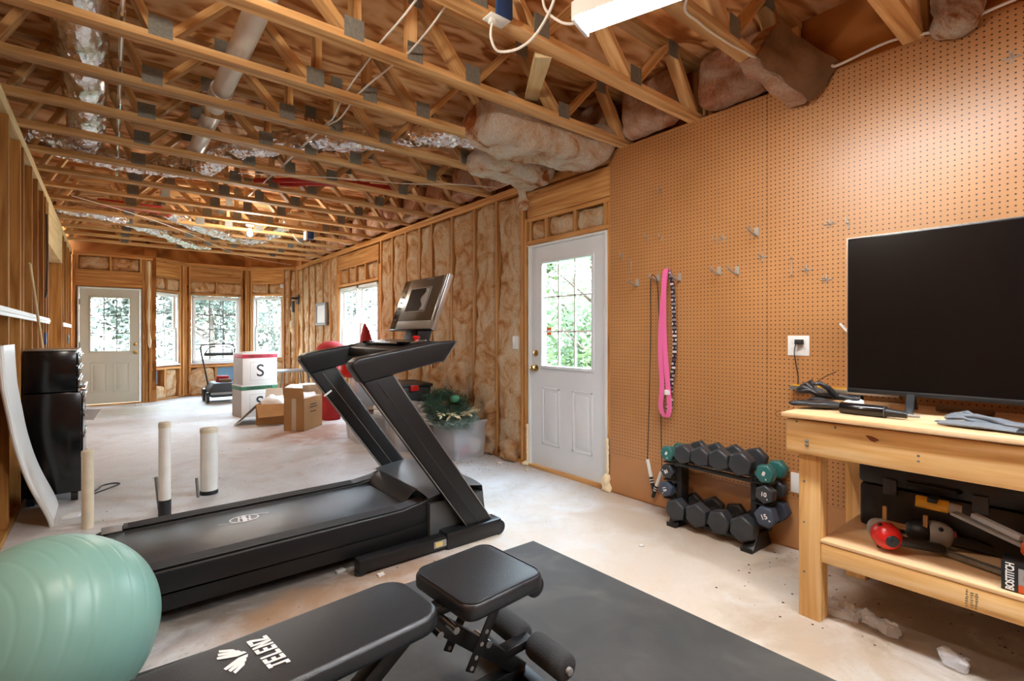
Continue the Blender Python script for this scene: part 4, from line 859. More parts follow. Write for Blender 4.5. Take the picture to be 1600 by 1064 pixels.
# ---- treadmill, its belt along X, console at +X
tm = thing('treadmill', 'black folding treadmill with a tilted console screen in the middle of the floor', 'treadmill', (.9, 2.97, 0))
YN, YF = 2.50, 3.44
def rail(y0, y1, name):
    # foot rail: low and tapered at the rear, rising to meet the motor hood
    pr = [(-.06, .05), (-.06, .215), (0, .238), (1.30, .25), (1.44, .275), (1.56, .315), (1.62, .32), (1.62, .16), (1.3, .125), (.15, .12)]
    mb = MB(); mb.prism(pr, (0, y1, 0), (1, 0, 0), (0, 0, 1), y1-y0); return mb.build(name, M['black'], tm, bevel=.012, segs=3)
rail(2.60, 2.715, 'side_rail'); rail(3.255, 3.37, 'side_rail')
for y0, y1 in ((2.612, 2.70), (3.268, 3.358)):
    mb = MB(); mb.prism([(.06, .2445), (1.30, .2525), (1.40, .266), (1.40, .268), (1.30, .2555), (.06, .2475)], (0, y1, 0), (1, 0, 0), (0, 0, 1), y1-y0)
    for i in range(7): mb.prism([(.08, .2475), (1.28, .2545), (1.28, .2565), (.08, .2495)], (0, y0+.012+i*.011+.004, 0), (1, 0, 0), (0, 0, 1), .004)
    mb.build('tread_strip', M['dkgrey'], tm, smooth=0)
mb = MB(); mb.box((-.03, 3.262, .2375), (.055, 3.362, .2455)); mb.build('rear_cap', M['ltgrey'], tm, bevel=.003)
mb = MB(); mb.prism([(-.03, .15), (-.045, .19), (-.03, .228), (0, .236), (1.46, .240), (1.46, .15)], (0, 3.253, 0), (1, 0, 0), (0, 0, 1), 3.253-2.717); bt = mb.build('walking_belt', M['belt'], tm, bevel=.006)
mb = MB(); mb.box((.0, 2.60, .06), (1.5, 3.37, .15)); mb.build('deck_frame', M['blackmetal'], tm, bevel=.01)
# belt emblem: ring, split letter and two swooshes
lm = MB(); zc = .2398; cx, cy = .58, 3.06
def flat(mb, pts, z, t=.0006): mb.prism(pts, (0, 0, z), (1, 0, 0), (0, 1, 0), t)
def strip2(mb, pts, wd, z):
    for a, b in zip(pts, pts[1:]): mb.bar((a[0], a[1], z), (b[0], b[1], z), wd, .0008)
strip2(lm, [(cx+.07*math.cos(a), cy+.05*math.sin(a)) for a in [2*PI*i/28 for i in range(29)]], .008, zc)
flat(lm, [(cx-.014, cy-.045), (cx+.008, cy-.045), (cx+.014, cy+.045), (cx-.008, cy+.045)], zc); strip2(lm, [(cx-.032, cy-.032), (cx-.02, cy+.04)], .009, zc); strip2(lm, [(cx+.02, cy-.04), (cx+.032, cy+.032)], .009, zc); strip2(lm, [(cx-.03, cy+.034), (cx+.03, cy-.034)], .010, zc)
strip2(lm, [(cx-.13, cy-.02), (cx-.09, cy-.03), (cx-.04, cy-.045)], .004, zc); strip2(lm, [(cx+.13, cy+.02), (cx+.09, cy+.03), (cx+.04, cy+.045)], .004, zc)
lm.build('emblem', M['whiteink'], bt, smooth=0)
# motor hood
M['hoodgrey'] = plain('grey_hood', S(78, 82, 84), .3, spec=.7)
def hood(u, v):
    y = 2.575+u*.815; e = (u-.5)*2; x = 1.452+v*.41
    z = .312+.032*math.sin(min(1, v*1.5)*PI/2)-.03*max(0, v-.6)/.4-.02*abs(e)**6
    if v >= .999: z = .1
    return (x, y, z)
mb = MB(); mb.grid(hood, 24, 16)
def hood_in(u, v): p = hood(u, v); return (p[0], p[1], min(p[2], .12) if v > .02 else p[2]-.14)
mb.box((1.46, 2.57, .06), (1.84, 3.37, .26)); mb.build('motor_hood', M['hoodgrey'], tm, smooth=50)
mb = MB(); mb.grid(lambda u, v: (1.372+.085*v, 2.715+u*.54, .242+.072*v+.012*math.sin(v*PI)), 20, 6); mb.build('hood_lip', M['black'], tm, smooth=60)
# base rails on the floor
for y0, y1 in ((2.49, 2.56), (3.36, 3.43)):
    mb = MB(); mb.box((1.0, y0, .012), (1.86, y1, .085)); b_ = mb.build('base_rail', M['blackmetal'], tm, bevel=.008)
    mb = MB(); mb.box((1.52, y0-.012, .0), (1.92, y1+.03, .10)); mb.build('foot_bracket', M['black'], tm, bevel=.012)
    mb = MB(); mb.cyl((1.02, (y0+y1)/2, .0), (1.02, (y0+y1)/2, .02), .03, n=12); mb.build('foot_pad', M['foam'], tm)
    mb = MB(); mb.cyl((1.90, y0-.01, .045), (1.90, y1+.02, .045), .045, n=18); mb.build('wheel', M['black'], tm)
mb = MB(); mb.box((1.44, 2.487, .03), (1.535, 2.4895, .068)); mb.build('warning_label', M['ltgrey'], tm, smooth=0)
mb = MB(); mb.box((1.45, 2.486, .036), (1.495, 2.4875, .062)); mb.build('label_print', plain('pale_yellow', S(226, 208, 130), .5), tm, smooth=0)
mb = MB(); mb.bar((1.78, 2.52, .05), (1.78, 3.40, .05), .06, .05); mb.build('cross_member', M['blackmetal'], tm, bevel=.006)
mb = MB(); mb.bar((1.25, 2.95, .09), (1.62, 2.95, .03), .2, .05); mb.build('lift_frame', M['blackmetal'], tm, bevel=.006)
# uprights, handrails
def upright(y, t, sgn):
    poly = [(1.725, .03), (1.885, .03), (1.885, .06), (1.195, 1.035), (1.02, 1.0)]
    mb = MB(); mb.prism(poly, (0, y+t, 0), (1, 0, 0), (0, 0, 1), t); o = mb.build('upright', M['black'], tm, bevel=.01, segs=3)
    d = Vector((1.02-1.725, 0, 1.0-.03)); ys = y-.0015 if sgn < 0 else y-.0015
    mb = MB(); a = Vector((1.79, ys, .06)); b = Vector((1.105, ys, 1.0)); mb.bar(a, b, .003, .003); mb.build('trim_line', M['dkgrey'] if sgn < 0 else M['silver'], o, smooth=0)
    for px, pz, qx, qz in ((1.885, .065, 1.198, 1.032), (1.722, .035, 1.018, 1.0)):
        mb = MB(); mb.bar((px, y+.008, pz), (qx, y+.008, qz), .006, .004); mb.build('edge_trim', M['silver'], o, smooth=0)
    return o
upright(YN, .065, -1); uf = upright(YF-.065, .065, 1)
mb = MB(); mb.bar((1.115, YF-.068, .84), (1.165, YF-.068, .875), .002, .012); mb.build('level_mark', M['whiteink'], uf, smooth=0)
def handrail(y0, y1):
    poly = [(1.02, .995), (1.20, 1.035), (1.50, 1.095), (1.59, 1.215), (1.45, 1.205), (1.25, 1.17), (1.06, 1.138), (1.0, 1.127), (.968, 1.105), (.962, 1.08)]
    mb = MB(); mb.prism(poly, (0, y1, 0), (1, 0, 0), (0, 0, 1), y1-y0); return mb.build('handrail', M['black'], tm, bevel=.022, segs=4, smooth=50)
hn = handrail(YN-.012, YN+.085); handrail(YF-.085, YF+.012)
mb = MB(); mb.bar((1.5, YN-.006, 1.09), (1.592, YN-.006, 1.21), .02, .006); mb.build('end_trim', M['silver'], hn, smooth=0)
# console deck between the rails
mb = MB(); mb.prism([(1.27, 1.105), (1.50, 1.10), (1.58, 1.16), (1.585, 1.205), (1.50, 1.212), (1.38, 1.198), (1.28, 1.165)], (0, 3.37, 0), (1, 0, 0), (0, 0, 1), 3.37-2.57); mb.build('console_tray', M['black'], tm, bevel=.012, segs=3)
mb = MB(); mb.prism(rpoly(.18, .62, .05), (1.42, 2.97, 1.203), (.985, 0, .11), (0, 1, 0), .006); mb.build('tray_inlay', M['bronze'], tm, bevel=.002)
for yy in (2.70, 3.22): mb = MB(); mb.lathe([(.035, 0), (.045, .012), (.048, .014), (.04, .004), (0, .002)], (1.36, yy, 1.192), n=20); mb.build('cup_holder', M['gloss'], tm)
mb = MB(); mb.lathe([(.016, 0), (.012, .012), (.022, .022), (.024, .03), (.015, .036), (0, .037)], (1.45, 2.72, 1.206), n=18); mb.build('safety_key', M['red'], tm)
mb = MB(); mb.box((1.435, 2.705, 1.20), (1.465, 2.76, 1.212)); mb.build('key_socket', M['gloss'], tm, bevel=.003)
# mast and screen
mb = MB(); mb.prism([(1.53, 1.19), (1.63, 1.19), (1.66, 1.30), (1.66, 1.36), (1.60, 1.36), (1.55, 1.29)], (0, 3.06, 0), (1, 0, 0), (0, 0, 1), .18); mb.build('console_mast', M['black'], tm, bevel=.008)
b0 = Vector((1.505, 2.925, 1.28)); upv = Vector((.128, 0, .345)); UL = upv.length; upv.normalize(); sdv = Vector((0, -1, 0)); nv_ = sdv.cross(upv)  # faces -X
def scr(mb, w0, w1, h0, h1, d0, d1):
    c = b0+sdv*((w0+w1)/2)+upv*((h0+h1)/2)+nv_*((d0+d1)/2); return mb.frame(c, sdv, upv, nv_, w1-w0, h1-h0, d1-d0)
mb = MB(); scr(mb, -.295, .295, 0, UL, -.03, 0); cs = mb.build('console_screen', M['gloss'], tm, bevel=.006, segs=2)
mb = MB(); scr(mb, -.195, .245, .065, UL-.004, .0005, .003); mb.build('bezel', M['bronze'], cs, bevel=.001)
mb = MB(); scr(mb, -.195, .285, .006, .062, .0005, .004); mb.build('lower_trim', M['bronzepaint'], cs, bevel=.001)
mb = MB(); scr(mb, .255, .278, .006, UL-.004, .0005, .004); scr(mb, .288, .296, .0, UL, -.028, .002); mb.build('side_trim', M['silver'], cs, bevel=.001)
mb = MB(); scr(mb, -.145, .13, .125, .295, .003, .0045); mb.build('display_frame', M['ltgrey'], cs, bevel=.0005)
mb = MB(); scr(mb, -.14, .125, .13, .29, .0046, .0052); mb.build('display', M['screen'], cs, smooth=0)
mb = MB(); mb.grid(lambda u, v: tuple(b0+sdv*(.055+.065*u+.02*math.sin(v*9)*(1-u))+upv*(.135+.15*v)+nv_*(.0056+.004*abs(nz((u*4, v*9, 2))))), 8, 16); mb.build('protective_film', M['wrap'], cs, smooth=80)
mb = MB()
for i in range(7): scr(mb, .03+i*.013, .04+i*.013, UL-.018, UL-.011, .003, .0036)
mb.build('maker_mark', M['ltgrey'], cs, smooth=0)
mb = MB()
for i in range(6): scr(mb, -.262, -.232, .07+i*.042, .08+i*.042, .0005, .0012)
mb.build('side_buttons', M['dkgrey'], cs, smooth=0)

# ---- weight bench
wb = thing('weight_bench', 'black padded adjustable weight bench with foam rollers in the foreground', 'bench', (.75, 1.37, 0), .0)
def pad(c, ax, L, W, t, rr, name, bev=.018):
    ax = Vector(ax).normalized(); ay = Vector((-ax.y, ax.x, 0)).normalized(); az = ax.cross(ay)
    mb = MB(); mb.prism(rpoly(L, W, rr, 8), Vector(c)-az*t/2, ax, ay, t); return mb.build(name, M['vinyl'], wb, bevel=bev, segs=5, smooth=60), ax, ay, az
A_ = R(4)
bp, bx, by, bz = pad((.29, 1.345, .425), (math.cos(A_), math.sin(A_), .012), .92, .285, .055, .075, 'back_pad')
# seat: slightly raised front with a rolled end
sx = Vector((math.cos(R(3)), math.sin(R(3)), .02)).normalized(); sy = Vector((-sx.y, sx.x, 0)).normalized(); sz = sx.cross(sy); s0 = Vector((.965, 1.375, .43))
mb = MB(); mb.prism(rpoly(.325, .325, .045, 7), s0-sz*.028, sx, sy, .056); st_ = mb.build('seat_pad', M['vinyl'], wb, bevel=.018, segs=5, smooth=60)
mb = MB(); mb.cyl(s0+sx*.135-sz*.022-sy*.145, s0+sx*.135-sz*.022+sy*.145, .036, n=24); mb.build('rolled_edge', M['vinyl'], st_, bevel=.01, segs=3, smooth=60)
mb = MB(); mb.tube([s0+sx*a+sy*b+sz*.0275 for a, b in [(x*.95, y*.95) for x, y in rpoly(.325, .325, .045, 5)]], .0022, 6, closed=True); mb.build('piping', M['vinyl'], st_)
# lettering and wing emblem on the back pad
tp = Vector((.312, 1.36, .425))+bz*.0282
rt = (by*1.0-bx*.06).normalized(); lup = (-bx).normalized()
tp = tp+bz*.0005
# angular block letters drawn as polygons on a 6 x 10 cell, leaning right
GL = {'J': [[(0, 0), (4, 0), (4, 8), (6, 8), (6, 10), (1, 10), (1, 8), (2, 8), (2, 2), (0, 2)]], 'E': [[(0, 0), (5.5, 0), (5.5, 2), (2, 2), (2, 4), (5, 4), (5, 6), (2, 6), (2, 8), (5.5, 8), (5.5, 10), (0, 10)]],
      'L': [[(0, 0), (5.5, 0), (5.5, 2), (2, 2), (2, 10), (0, 10)]], 'N': [[(0, 0), (2, 0), (2, 6), (4.4, 0), (6.4, 0), (6.4, 10), (4.4, 10), (4.4, 4), (2, 10), (0, 10)]], 'Z': [[(0, 0), (6, 0), (6, 2), (2.8, 2), (6, 8), (6, 10), (0, 10), (0, 8), (3.2, 8), (0, 2)]]}
mb = MB(); xo = -20.5; k_ = .155/41
for ch_ in 'JELENZ':
    for po in GL[ch_]: mb.prism([((x+xo+.12*y)*k_, (y-5)*k_*1.25) for x, y in po], tp, rt, lup, .0008)
    xo += 7.0
mb.build('lettering', M['whiteink'], bp, smooth=0)
mb = MB(); lo = tp+lup*.058+rt*.03
for i in range(3):
    for sg in (-1, 1):
        x0 = .004+i*.014; mb.prism([(sg*a, b) for a, b in [(x0, -.02+i*.008), (x0+.011, -.016+i*.008), (x0+.030+.0*i, .022-i*.006+.016), (x0+.020, .018-i*.006+.022), (x0, .002)]][::sg], lo, rt, lup, .0008)
mb.build('wing_emblem', M['whiteink'], bp, smooth=0)
# steel frame
def fbar(name, a, b, wd=.05, h=.05, par=wb): mb = MB(); mb.bar(a, b, wd, h); return mb.build(name, M['blackmetal'], par, bevel=.004)
fbar('main_beam', (.74, 1.36, .40), (1.13, 1.36, .075)); fbar('front_foot', (1.14, 1.14, .045), (1.14, 1.58, .045))
fbar('rear_leg', (.68, 1.355, .36), (.25, 1.345, .05)); fbar('rear_foot', (.22, 1.10, .045), (.22, 1.59, .045)); fbar('lower_beam', (.25, 1.35, .065), (1.14, 1.36, .065), .05, .05)
fbar('back_support', (-.1, 1.32, .385), (.72, 1.37, .385), .04, .03); fbar('seat_support', (.76, 1.365, .392), (1.06, 1.38, .395), .05, .03)
for yy in (1.285, 1.415):
    l_ = fbar('adjuster_bar', (.985, yy, .395), (.868, yy, .205), .008, .036)
    for t in (.45, .62, .8, .94):
        mb = MB(); q = Vector((.985, yy, .395)).lerp(Vector((.868, yy, .205)), t); mb.cyl(q+Vector((0, -.0048, 0)), q+Vector((0, .0048, 0)), .007, n=10); mb.build('adjuster_hole', M['ltgrey'], l_)
mb = MB(); mb.cyl((.80, 1.25, .375), (.80, 1.48, .375), .011, n=12); mb.build('pivot_bolt', M['chrome'], wb); mb = MB(); mb.cyl((.748, 1.255, .378), (.748, 1.475, .378), .011, n=12); mb.build('pivot_bolt', M['chrome'], wb)
mb = MB(); mb.cyl((.97, 1.32, .235), (.97, 1.40, .235), .012, n=12); mb.build('pivot_bolt', M['chrome'], wb)
fbar('roller_arm', (1.05, 1.36, .155), (1.165, 1.345, .172), .05, .03)
mb = MB(); mb.cyl((1.155, 1.13, .165), (1.165, 1.555, .165), .011, n=12); mb.build('roller_axle', M['chrome'], wb)
for a, b in ((1.145, 1.32), (1.365, 1.54)):
    mb = MB(); L = b-a; mb.lathe([(0, 0), (.033, 0), (.043, .008), (.046, .025), (.046, L-.025), (.043, L-.008), (.033, L), (0, L)], (1.158, a, .165), (0.02, 1, 0), 28); mb.build('foam_roller', M['foam'], wb, smooth=50)
mb = MB(); mb.lathe([(0, 0), (.012, 0), (.012, .012), (0, .014)], (1.155, 1.142, .165), (0, -1, 0), 12); mb.build('axle_cap', M['ltgrey'], wb)

# ------------------------------------------------------------------ workbench along the pegboard
wk = thing('workbench', 'pale pine workbench with a lower shelf against the pegboard', 'workbench', (2.75, .1, 0))
YE, YB = .97, -1.15     # near-door end, far end behind the camera's right edge
mb = MB(); mb.box((2.335, YB, .885), (3.085, YE+.012, .905)); mb.build('bench_top', M['pinetop'], wk, bevel=.003)
mb = MB(); mb.box((2.36, YB, .728), (2.398, YE, .876)); ap = mb.build('front_apron', M['pine'], wk, bevel=.004)
for z in (.772, .789): mb = MB(); mb.lathe([(.0085, 0), (.007, .004), (0, .006)], (2.36, .885, z), (-1, 0, 0), 12); mb.build('bolt_head', M['steel'], ap)
for y_, z in ((.775, .862), (.50, .795), (.50, .775), (.925, .868)): mb = MB(); mb.cyl((2.3595, y_, z), (2.362, y_, z), .005, n=10); mb.build('screw', M['steel'], ap)
mb = MB(); mb.prism([(.012*math.cos(a)*(1.6+.5*math.sin(3*a)), .007*math.sin(a)*1.4) for a in [2*PI*i/18 for i in range(18)]], (2.3592, .645, .836), (0, -1, -.25), (0, .0, 1), .001); mb.build('wood_knot', plain('knot_brown', S(120, 58, 24), .6), ap, smooth=0)
mb = MB(); mb.box((2.36, YE-.038, .74), (3.08, YE, .876)); mb.build('side_apron', M['pine'], wk, bevel=.004)
mb = MB(); mb.box((3.03, YB, .74), (3.07, YE-.04, .876)); mb.build('back_rail', M['pine'], wk, bevel=.004)
for i, (x0, y0, z1) in enumerate(((2.40, .845, .885), (2.985, .845, .885), (2.40, -1.10, .885), (2.985, -1.10, .885))):
    mb = MB(); mb.box((x0, y0, 0), (x0+.085, y0+.088, z1)); lg = mb.build('leg', M['pine'], wk, bevel=.004)
    if i == 0:
        for z in (.60, .42, .20): mb = MB(); mb.cyl((2.3985, .91, z), (2.401, .91, z), .005, n=10); mb.build('screw', M['steel'], lg)
mb = MB(); mb.box((2.402, -1.012, .262), (2.44, .845, .347)); sf = mb.build('shelf_rail', M['pine'], wk, bevel=.006)
mb = MB(); mb.box((2.40, YB, .348), (3.07, .845, .362)); mb.build('shelf', M['pinetop'], wk, bevel=.002)
# ink grade stamp on the shelf rail
mb = MB(); rs = random.Random(3)
for i in range(22):
    y_ = (.372, .358, .346)[i % 3]; z = .272+.0085*(i//3); mb.box((2.4012, y_-.002-.004*rs.random(), z), (2.4018, y_+.001+.003*rs.random(), z+.003+rs.random()*.003))
mb.build('grade_stamp', plain('grade_ink', S(128, 112, 78), .7), sf, smooth=0)
mb = MB(); mb.tube(smooth_path([(2.345, .98, .907), (2.33, .995, .907), (2.322, 1.0, .893), (2.330, .99, .884), (2.345, .975, .884)], 5), .0016, 6); one(mb, 'bent_wire', plain('rusty_wire', S(120, 60, 30), .6), 'small bent rusty wire at the bench corner nearest the dumbbells', 'wire')
# television
tv = thing('television', 'big black flat television standing on the workbench', 'television', (2.72, .22, .905))
ty0, ty1, tz0, tz1, tx = -.40, .835, .985, 1.697, 2.70
mb = MB(); mb.box((tx, ty0, tz0), (tx+.035, ty1, tz1)); body = mb.build('housing', M['gloss'], tv, bevel=.004)
mb = MB(); mb.box((tx+.035, ty0+.25, tz0+.04), (tx+.075, ty1-.25, tz0+.42)); mb.build('rear_case', M['black'], tv, bevel=.012)
mb = MB(); mb.box((tx-.0012, ty0+.006, tz0+.018), (tx-.0002, ty1-.005, tz1-.006)); mb.build('screen', M['screen'], tv, smooth=0)
mb = MB()
for q in ((ty0, ty1, tz1, tz1+.004), (ty1, ty1+.004, tz0, tz1+.004)): mb.box((tx-.001, q[0], q[2]), (tx+.03, q[1], q[3]))
mb.build('metal_edge', M['silver'], tv, smooth=0)
mb = MB(); mb.box((tx-.006, ty0, tz0-.004), (tx+.02, ty1, tz0+.016)); mb.build('lower_bezel', M['black'], tv, bevel=.003)
for y_ in (.60, -.2):
    mb = MB(); mb.bar((tx+.01, y_, tz0+.01), (tx-.11, y_-.02, .912), .03, .014); mb.bar((tx+.01, y_, tz0+.01), (tx+.15, y_+.02, .912), .03, .014); mb.build('foot', M['black'], tv, bevel=.004)
# gloves
def glove(name, o, yaw, mats, label, fl=1.0, curl=0., seed=1, mirror=1):
    # flat-lying empty work glove: cuff, palm, four fingers and a thumb
    t = thing(name, label, 'glove', o, 0)
    o = Vector(o); f = Vector((math.cos(yaw), math.sin(yaw), 0)); s_ = Vector((-f.y, f.x, 0))*mirror; up = Vector((0, 0, 1))
    L = lambda a, b, c_: o+f*a+s_*b+up*c_*fl
    mb = MB()
    def sleeve(pts, ws, hs, n=12):
        N = len(pts); vs = []; fs = []
        for i, p in enumerate(pts):
            d = (Vector(pts[min(N-1, i+1)])-Vector(pts[max(0, i-1)])).normalized(); side = d.cross(up); side = side.normalized() if side.length > .1 else s_; v2 = side.cross(d)
            for k in range(n):
                a = 2*PI*k/n; q = Vector(p)+side*math.cos(a)*ws[i]+v2*math.sin(a)*hs[i]*fl; q += up*nz(q, 30, seed)*.005; vs.append(q)
        fs = [(i*n+k, i*n+(k+1) % n, (i+1)*n+(k+1) % n, (i+1)*n+k) for i in range(N-1) for k in range(n)]+[tuple(range(n-1, -1, -1)), tuple((N-1)*n+k for k in range(n))]
        mb.add(vs, fs)
    sleeve([L(-.05, 0, .018), L(0, 0, .02), L(.045, 0, .024), L(.09, 0, .022), L(.105, 0, .02)], [.036, .038, .048, .05, .044], [.014, .015, .021, .018, .012])
    for i, (b, ln) in enumerate(((-.036, .070), (-.012, .082), (.012, .078), (.035, .060))):
        sp = b*(1.25+.15*math.sin(seed+i)); z1 = .016+curl*(.02+.012*i)
        sleeve([L(.085, b, .02), L(.105+ln*.3, (b+sp)/2, .020+curl*.02), L(.105+ln*.7, sp, z1), L(.105+ln, sp*1.03, z1*.8+.002), L(.105+ln+.008, sp*1.03, z1*.8)], [.0125, .0125, .012, .009, .003], [.012, .012, .011, .008, .003])
    sleeve([L(.02, -.036, .022), L(.045, -.062, .026+curl*.03), L(.075, -.080, .024+curl*.05), L(.098, -.086, .022+curl*.05), L(.106, -.087, .022+curl*.05)], [.016, .015, .0135, .009, .003], [.014, .013, .012, .009, .003])
    mb.build('shell', mats[0], t, smooth=70)
    mb = MB(); n0 = len(mb.v)
    sl = MB(); mb2 = mb
    def cuff():
        for a in (-.075, -.045):
            for k in range(14): q = 2*PI*k/14; p = L(a, math.cos(q)*.0385, .019+math.sin(q)*.0165); mb.v.append(tuple(p)); mb.g.append(tuple(p))
        for k in range(14): mb.f.append((k, (k+1) % 14, 14+(k+1) % 14, 14+k)); mb.m.append(0)
    cuff(); mb.build('cuff', mats[1], t, smooth=70)
    return t
glove('work_glove', (2.60, .845, .905), R(118), (M['glove'], M['glove']), 'black work glove nearer the bench edge, left of the caulking tool', curl=.2, seed=2)
glove('work_glove', (2.70, .855, .935), R(95), (M['glove'], M['glove']), 'black work glove lying on top of the other at the bench end', curl=1.2, seed=5, mirror=-1)
glove('work_glove', (2.465, .285, .905), R(80), (M['gloveg'], M['glove']), 'grey work glove flat on the bench front edge under the television', fl=.55, curl=.1, seed=7)
glove('work_glove', (2.56, .27, .907), R(78), (M['gloveg'], M['glove']), 'grey and black work glove behind the flat one under the television', fl=.75, curl=.6, seed=9, mirror=-1)
# flashlight-like black tube tool
fl = thing('tube_tool', 'black cylindrical tool lying on the bench below the television', 'tool', (2.52, .66, .93))
a = Vector((2.50, .80, .931)); b = Vector((2.50, .64, .929))
mb = MB(); mb.cyl(a, b, .025, n=24); mb.build('barrel', M['gloss'], fl, bevel=.003); mb = MB(); mb.cyl(b, b+Vector((0, -.004, 0)), .0262, n=24); mb.build('collar', M['dkgrey'], fl)
mb = MB(); mb.cyl(b+Vector((0, -.004, 0)), b+Vector((0, -.075, -.004)), .018, .013, 18); mb.build('neck', M['black'], fl); mb = MB(); mb.cyl(b+Vector((0, -.075, -.004)), b+Vector((0, -.115, -.005)), .006, .005, 10); mb.build('tip', M['ltgrey'], fl)
# small clutter behind: paper scraps, pouch, cord
mb = MB(); mb.puff((2.62, .765, .906), (2.70, .83, .95), .012, .012, 28, 4, .3); one(mb, 'crumpled_paper', M['paper'], 'crumpled white paper on the bench behind the black tube tool', 'paper', smooth=60)
mb = MB(); mb.puff((2.86, .36, .906), (2.95, .55, .935), .02, .008, 20, 8, .4); one(mb, 'cloth_rag', M['kraft'], 'brown rag on the bench beneath the television', 'rag', smooth=60)
mb = MB(); mb.tube(smooth_path([(3.06, 1.0, 1.05), (2.98, 1.06, 1.0), (2.88, 1.05, .95), (2.80, 1.0, .925), (2.80, .95, .912)], 6), .0022, 6); one(mb, 'thin_cord', M['cable'], 'thin black cord arching from the television to the black gloves', 'cord')
lv = thing('spirit_level', 'yellow and white level bar hung on the pegboard just above the bench', 'level', (3.07, 1.05, .95))
mb = MB(); mb.box((3.045, .72, .935), (3.092, 1.235, .957)); mb.build('body', M['silver'], lv, bevel=.002); mb = MB(); mb.box((3.045, .72, .9575), (3.092, 1.225, .963)); mb.build('yellow_top', M['yellow'], lv, bevel=.001)
mb = MB(); mb.bar((3.07, .93, 1.24), (3.085, .99, 1.31), .010, .010); one(mb, 'antenna_rod', M['plastic'], 'short white rod leaning behind the television left edge', 'rod')
# things on the lower shelf
def power_tool(name, label, o, ax, cols, L=.16, cap='black'):
    t = thing(name, label, 'tool', o); o = Vector(o); ax = Vector(ax).normalized()
    mb = MB(); mb.lathe([(0, 0), (.022, .002), (.030, .006), (.044, .02), (.052, .045), (.052, .07), (.046, .085)], o, ax, 28); mb.build('housing', M[cols[0]], t, smooth=60)
    mb = MB(); mb.lathe([(0, 0), (.022, 0), (.024, .004), (.022, .008)], o-ax*.004, ax, 24); mb.lathe([(.008, -.004), (.008, -.001), (0, .0)], o-ax*.004, ax, 12); mb.build('end_cap', M[cap], t)
    mb = MB(); mb.lathe([(.046, .085), (.050, .09), (.046, .12), (.034, .15), (.022, L)], o, ax, 24); mb.build('nose', M[cols[1]], t, smooth=60)
    for k in range(3):
        aa = 2*PI*k/3+.4; u = ax.orthogonal().normalized(); v = ax.cross(u); p = o+ax*.05+(u*math.cos(aa)+v*math.sin(aa))*.051; mb = MB(); mb.puff(p-Vector((.009, .009, .009)), p+Vector((.009, .009, .009)), .006, 0, 1, 1, .5); mb.build('clip', M['black'], t)
    mb = MB(); mb.bar(o+ax*.06+Vector((.0, -.04, -.01)), o+ax*.08+Vector((.08, -.18, -.03)), .04, .035); mb.build('handle', M['black'], t, bevel=.01)
    return t
power_tool('power_tool', 'red and grey power tool on the lower shelf front edge', (2.445, .60, .420), (.8, .58, .06), ('red', 'ltgrey'))
power_tool('power_tool', 'grey and dark red power tool lying in the shade behind the red one', (2.70, .455, .42), (-.35, .92, .02), ('ltgrey', 'black'), cap='redcloth')
tc_ = thing('tool_case', 'black tool case at the back of the lower shelf', 'case', (2.86, .5, .364))
mb = MB(); mb.box((2.74, .20, .364), (3.03, .80, .56)); mb.build('lower_shell', M['black'], tc_, bevel=.015); mb = MB(); mb.box((2.735, .195, .562), (3.035, .805, .665)); mb.build('lid', M['black'], tc_, bevel=.02)
for y_ in (.68, .38): mb = MB(); mb.box((2.724, y_-.025, .53), (2.736, y_+.025, .60)); mb.build('latch', M['dkgrey'], tc_, bevel=.004)
mb = MB(); mb.tube([(2.74, .62, .60), (2.715, .61, .60), (2.715, .45, .60), (2.74, .44, .60)], .009, 8); mb.build('handle', M['black'], tc_)
mb = MB(); mb.cyl((2.665, .575, .545), (2.685, .47, .540), .025, n=18)
fy = thing('caulk_gun', 'yellow cylindrical tool on top of the clutter on the lower shelf', 'tool', (2.67, .52, .52)); mb.build('barrel', M['yellow'], fy, bevel=.004)
mb = MB(); mb.cyl((2.685, .47, .540), (2.69, .43, .538), .021, .019, 16); mb.build('clear_end', M['bin'], fy); mb = MB(); mb.box((2.635, .50, .557), (2.70, .53, .574)); mb.build('clip', M['black'], fy)
for i, z in enumerate((.49,)):
    pass
wt = thing('wooden_tray', 'small open orange-brown wooden rack behind the red tool', 'rack', (2.66, .5, .364))
mb = MB(); mb.box((2.63, .53, .42), (2.645, .68, .44)); mb.build('rail', M['truss'], wt); 
for y_ in (.535, .675): mb = MB(); mb.box((2.63, y_-.007, .364), (2.645, y_+.007, .50)); mb.build('post', M['truss'], wt)
tr = thing('metal_bar_clamp', 'long grey metal bar lying along the lower shelf', 'clamp', (2.58, .3, .39)); mb = MB(); mb.bar((2.62, .50, .378), (2.52, .20, .378), .03, .018); mb.build('bar', M['steel'], tr, bevel=.002); mb = MB(); mb.bar((2.53, .24, .372), (2.515, .19, .372), .045, .012); mb.build('jaw', M['dkgrey'], tr)
sw = thing('hand_saw', 'tool with a long clear and grey blade and orange handle leaning on the lower shelf', 'tool', (2.52, .2, .5)); mb = MB(); mb.bar((2.60, .44, .545), (2.50, .22, .505), .04, .012); mb.build('blade', M['ltgrey'], sw, bevel=.002); mb = MB(); mb.bar((2.58, .38, .558), (2.51, .24, .53), .03, .02); mb.build('clear_guard', M['bin'], sw, bevel=.004); mb = MB(); mb.puff((2.46, .12, .467), (2.53, .245, .535), .02, .006, 12, 3, .4); mb.build('handle', M['orange'], sw, smooth=60)
bx = thing('nail_box', 'black and orange nail box with white maker lettering at the right end of the shelf', 'box', (2.46, .2, .364))
mb = MB(); mb.box((2.425, .10, .364), (2.52, .285, .465)); bb = mb.build('carton', M['black'], bx, bevel=.002)
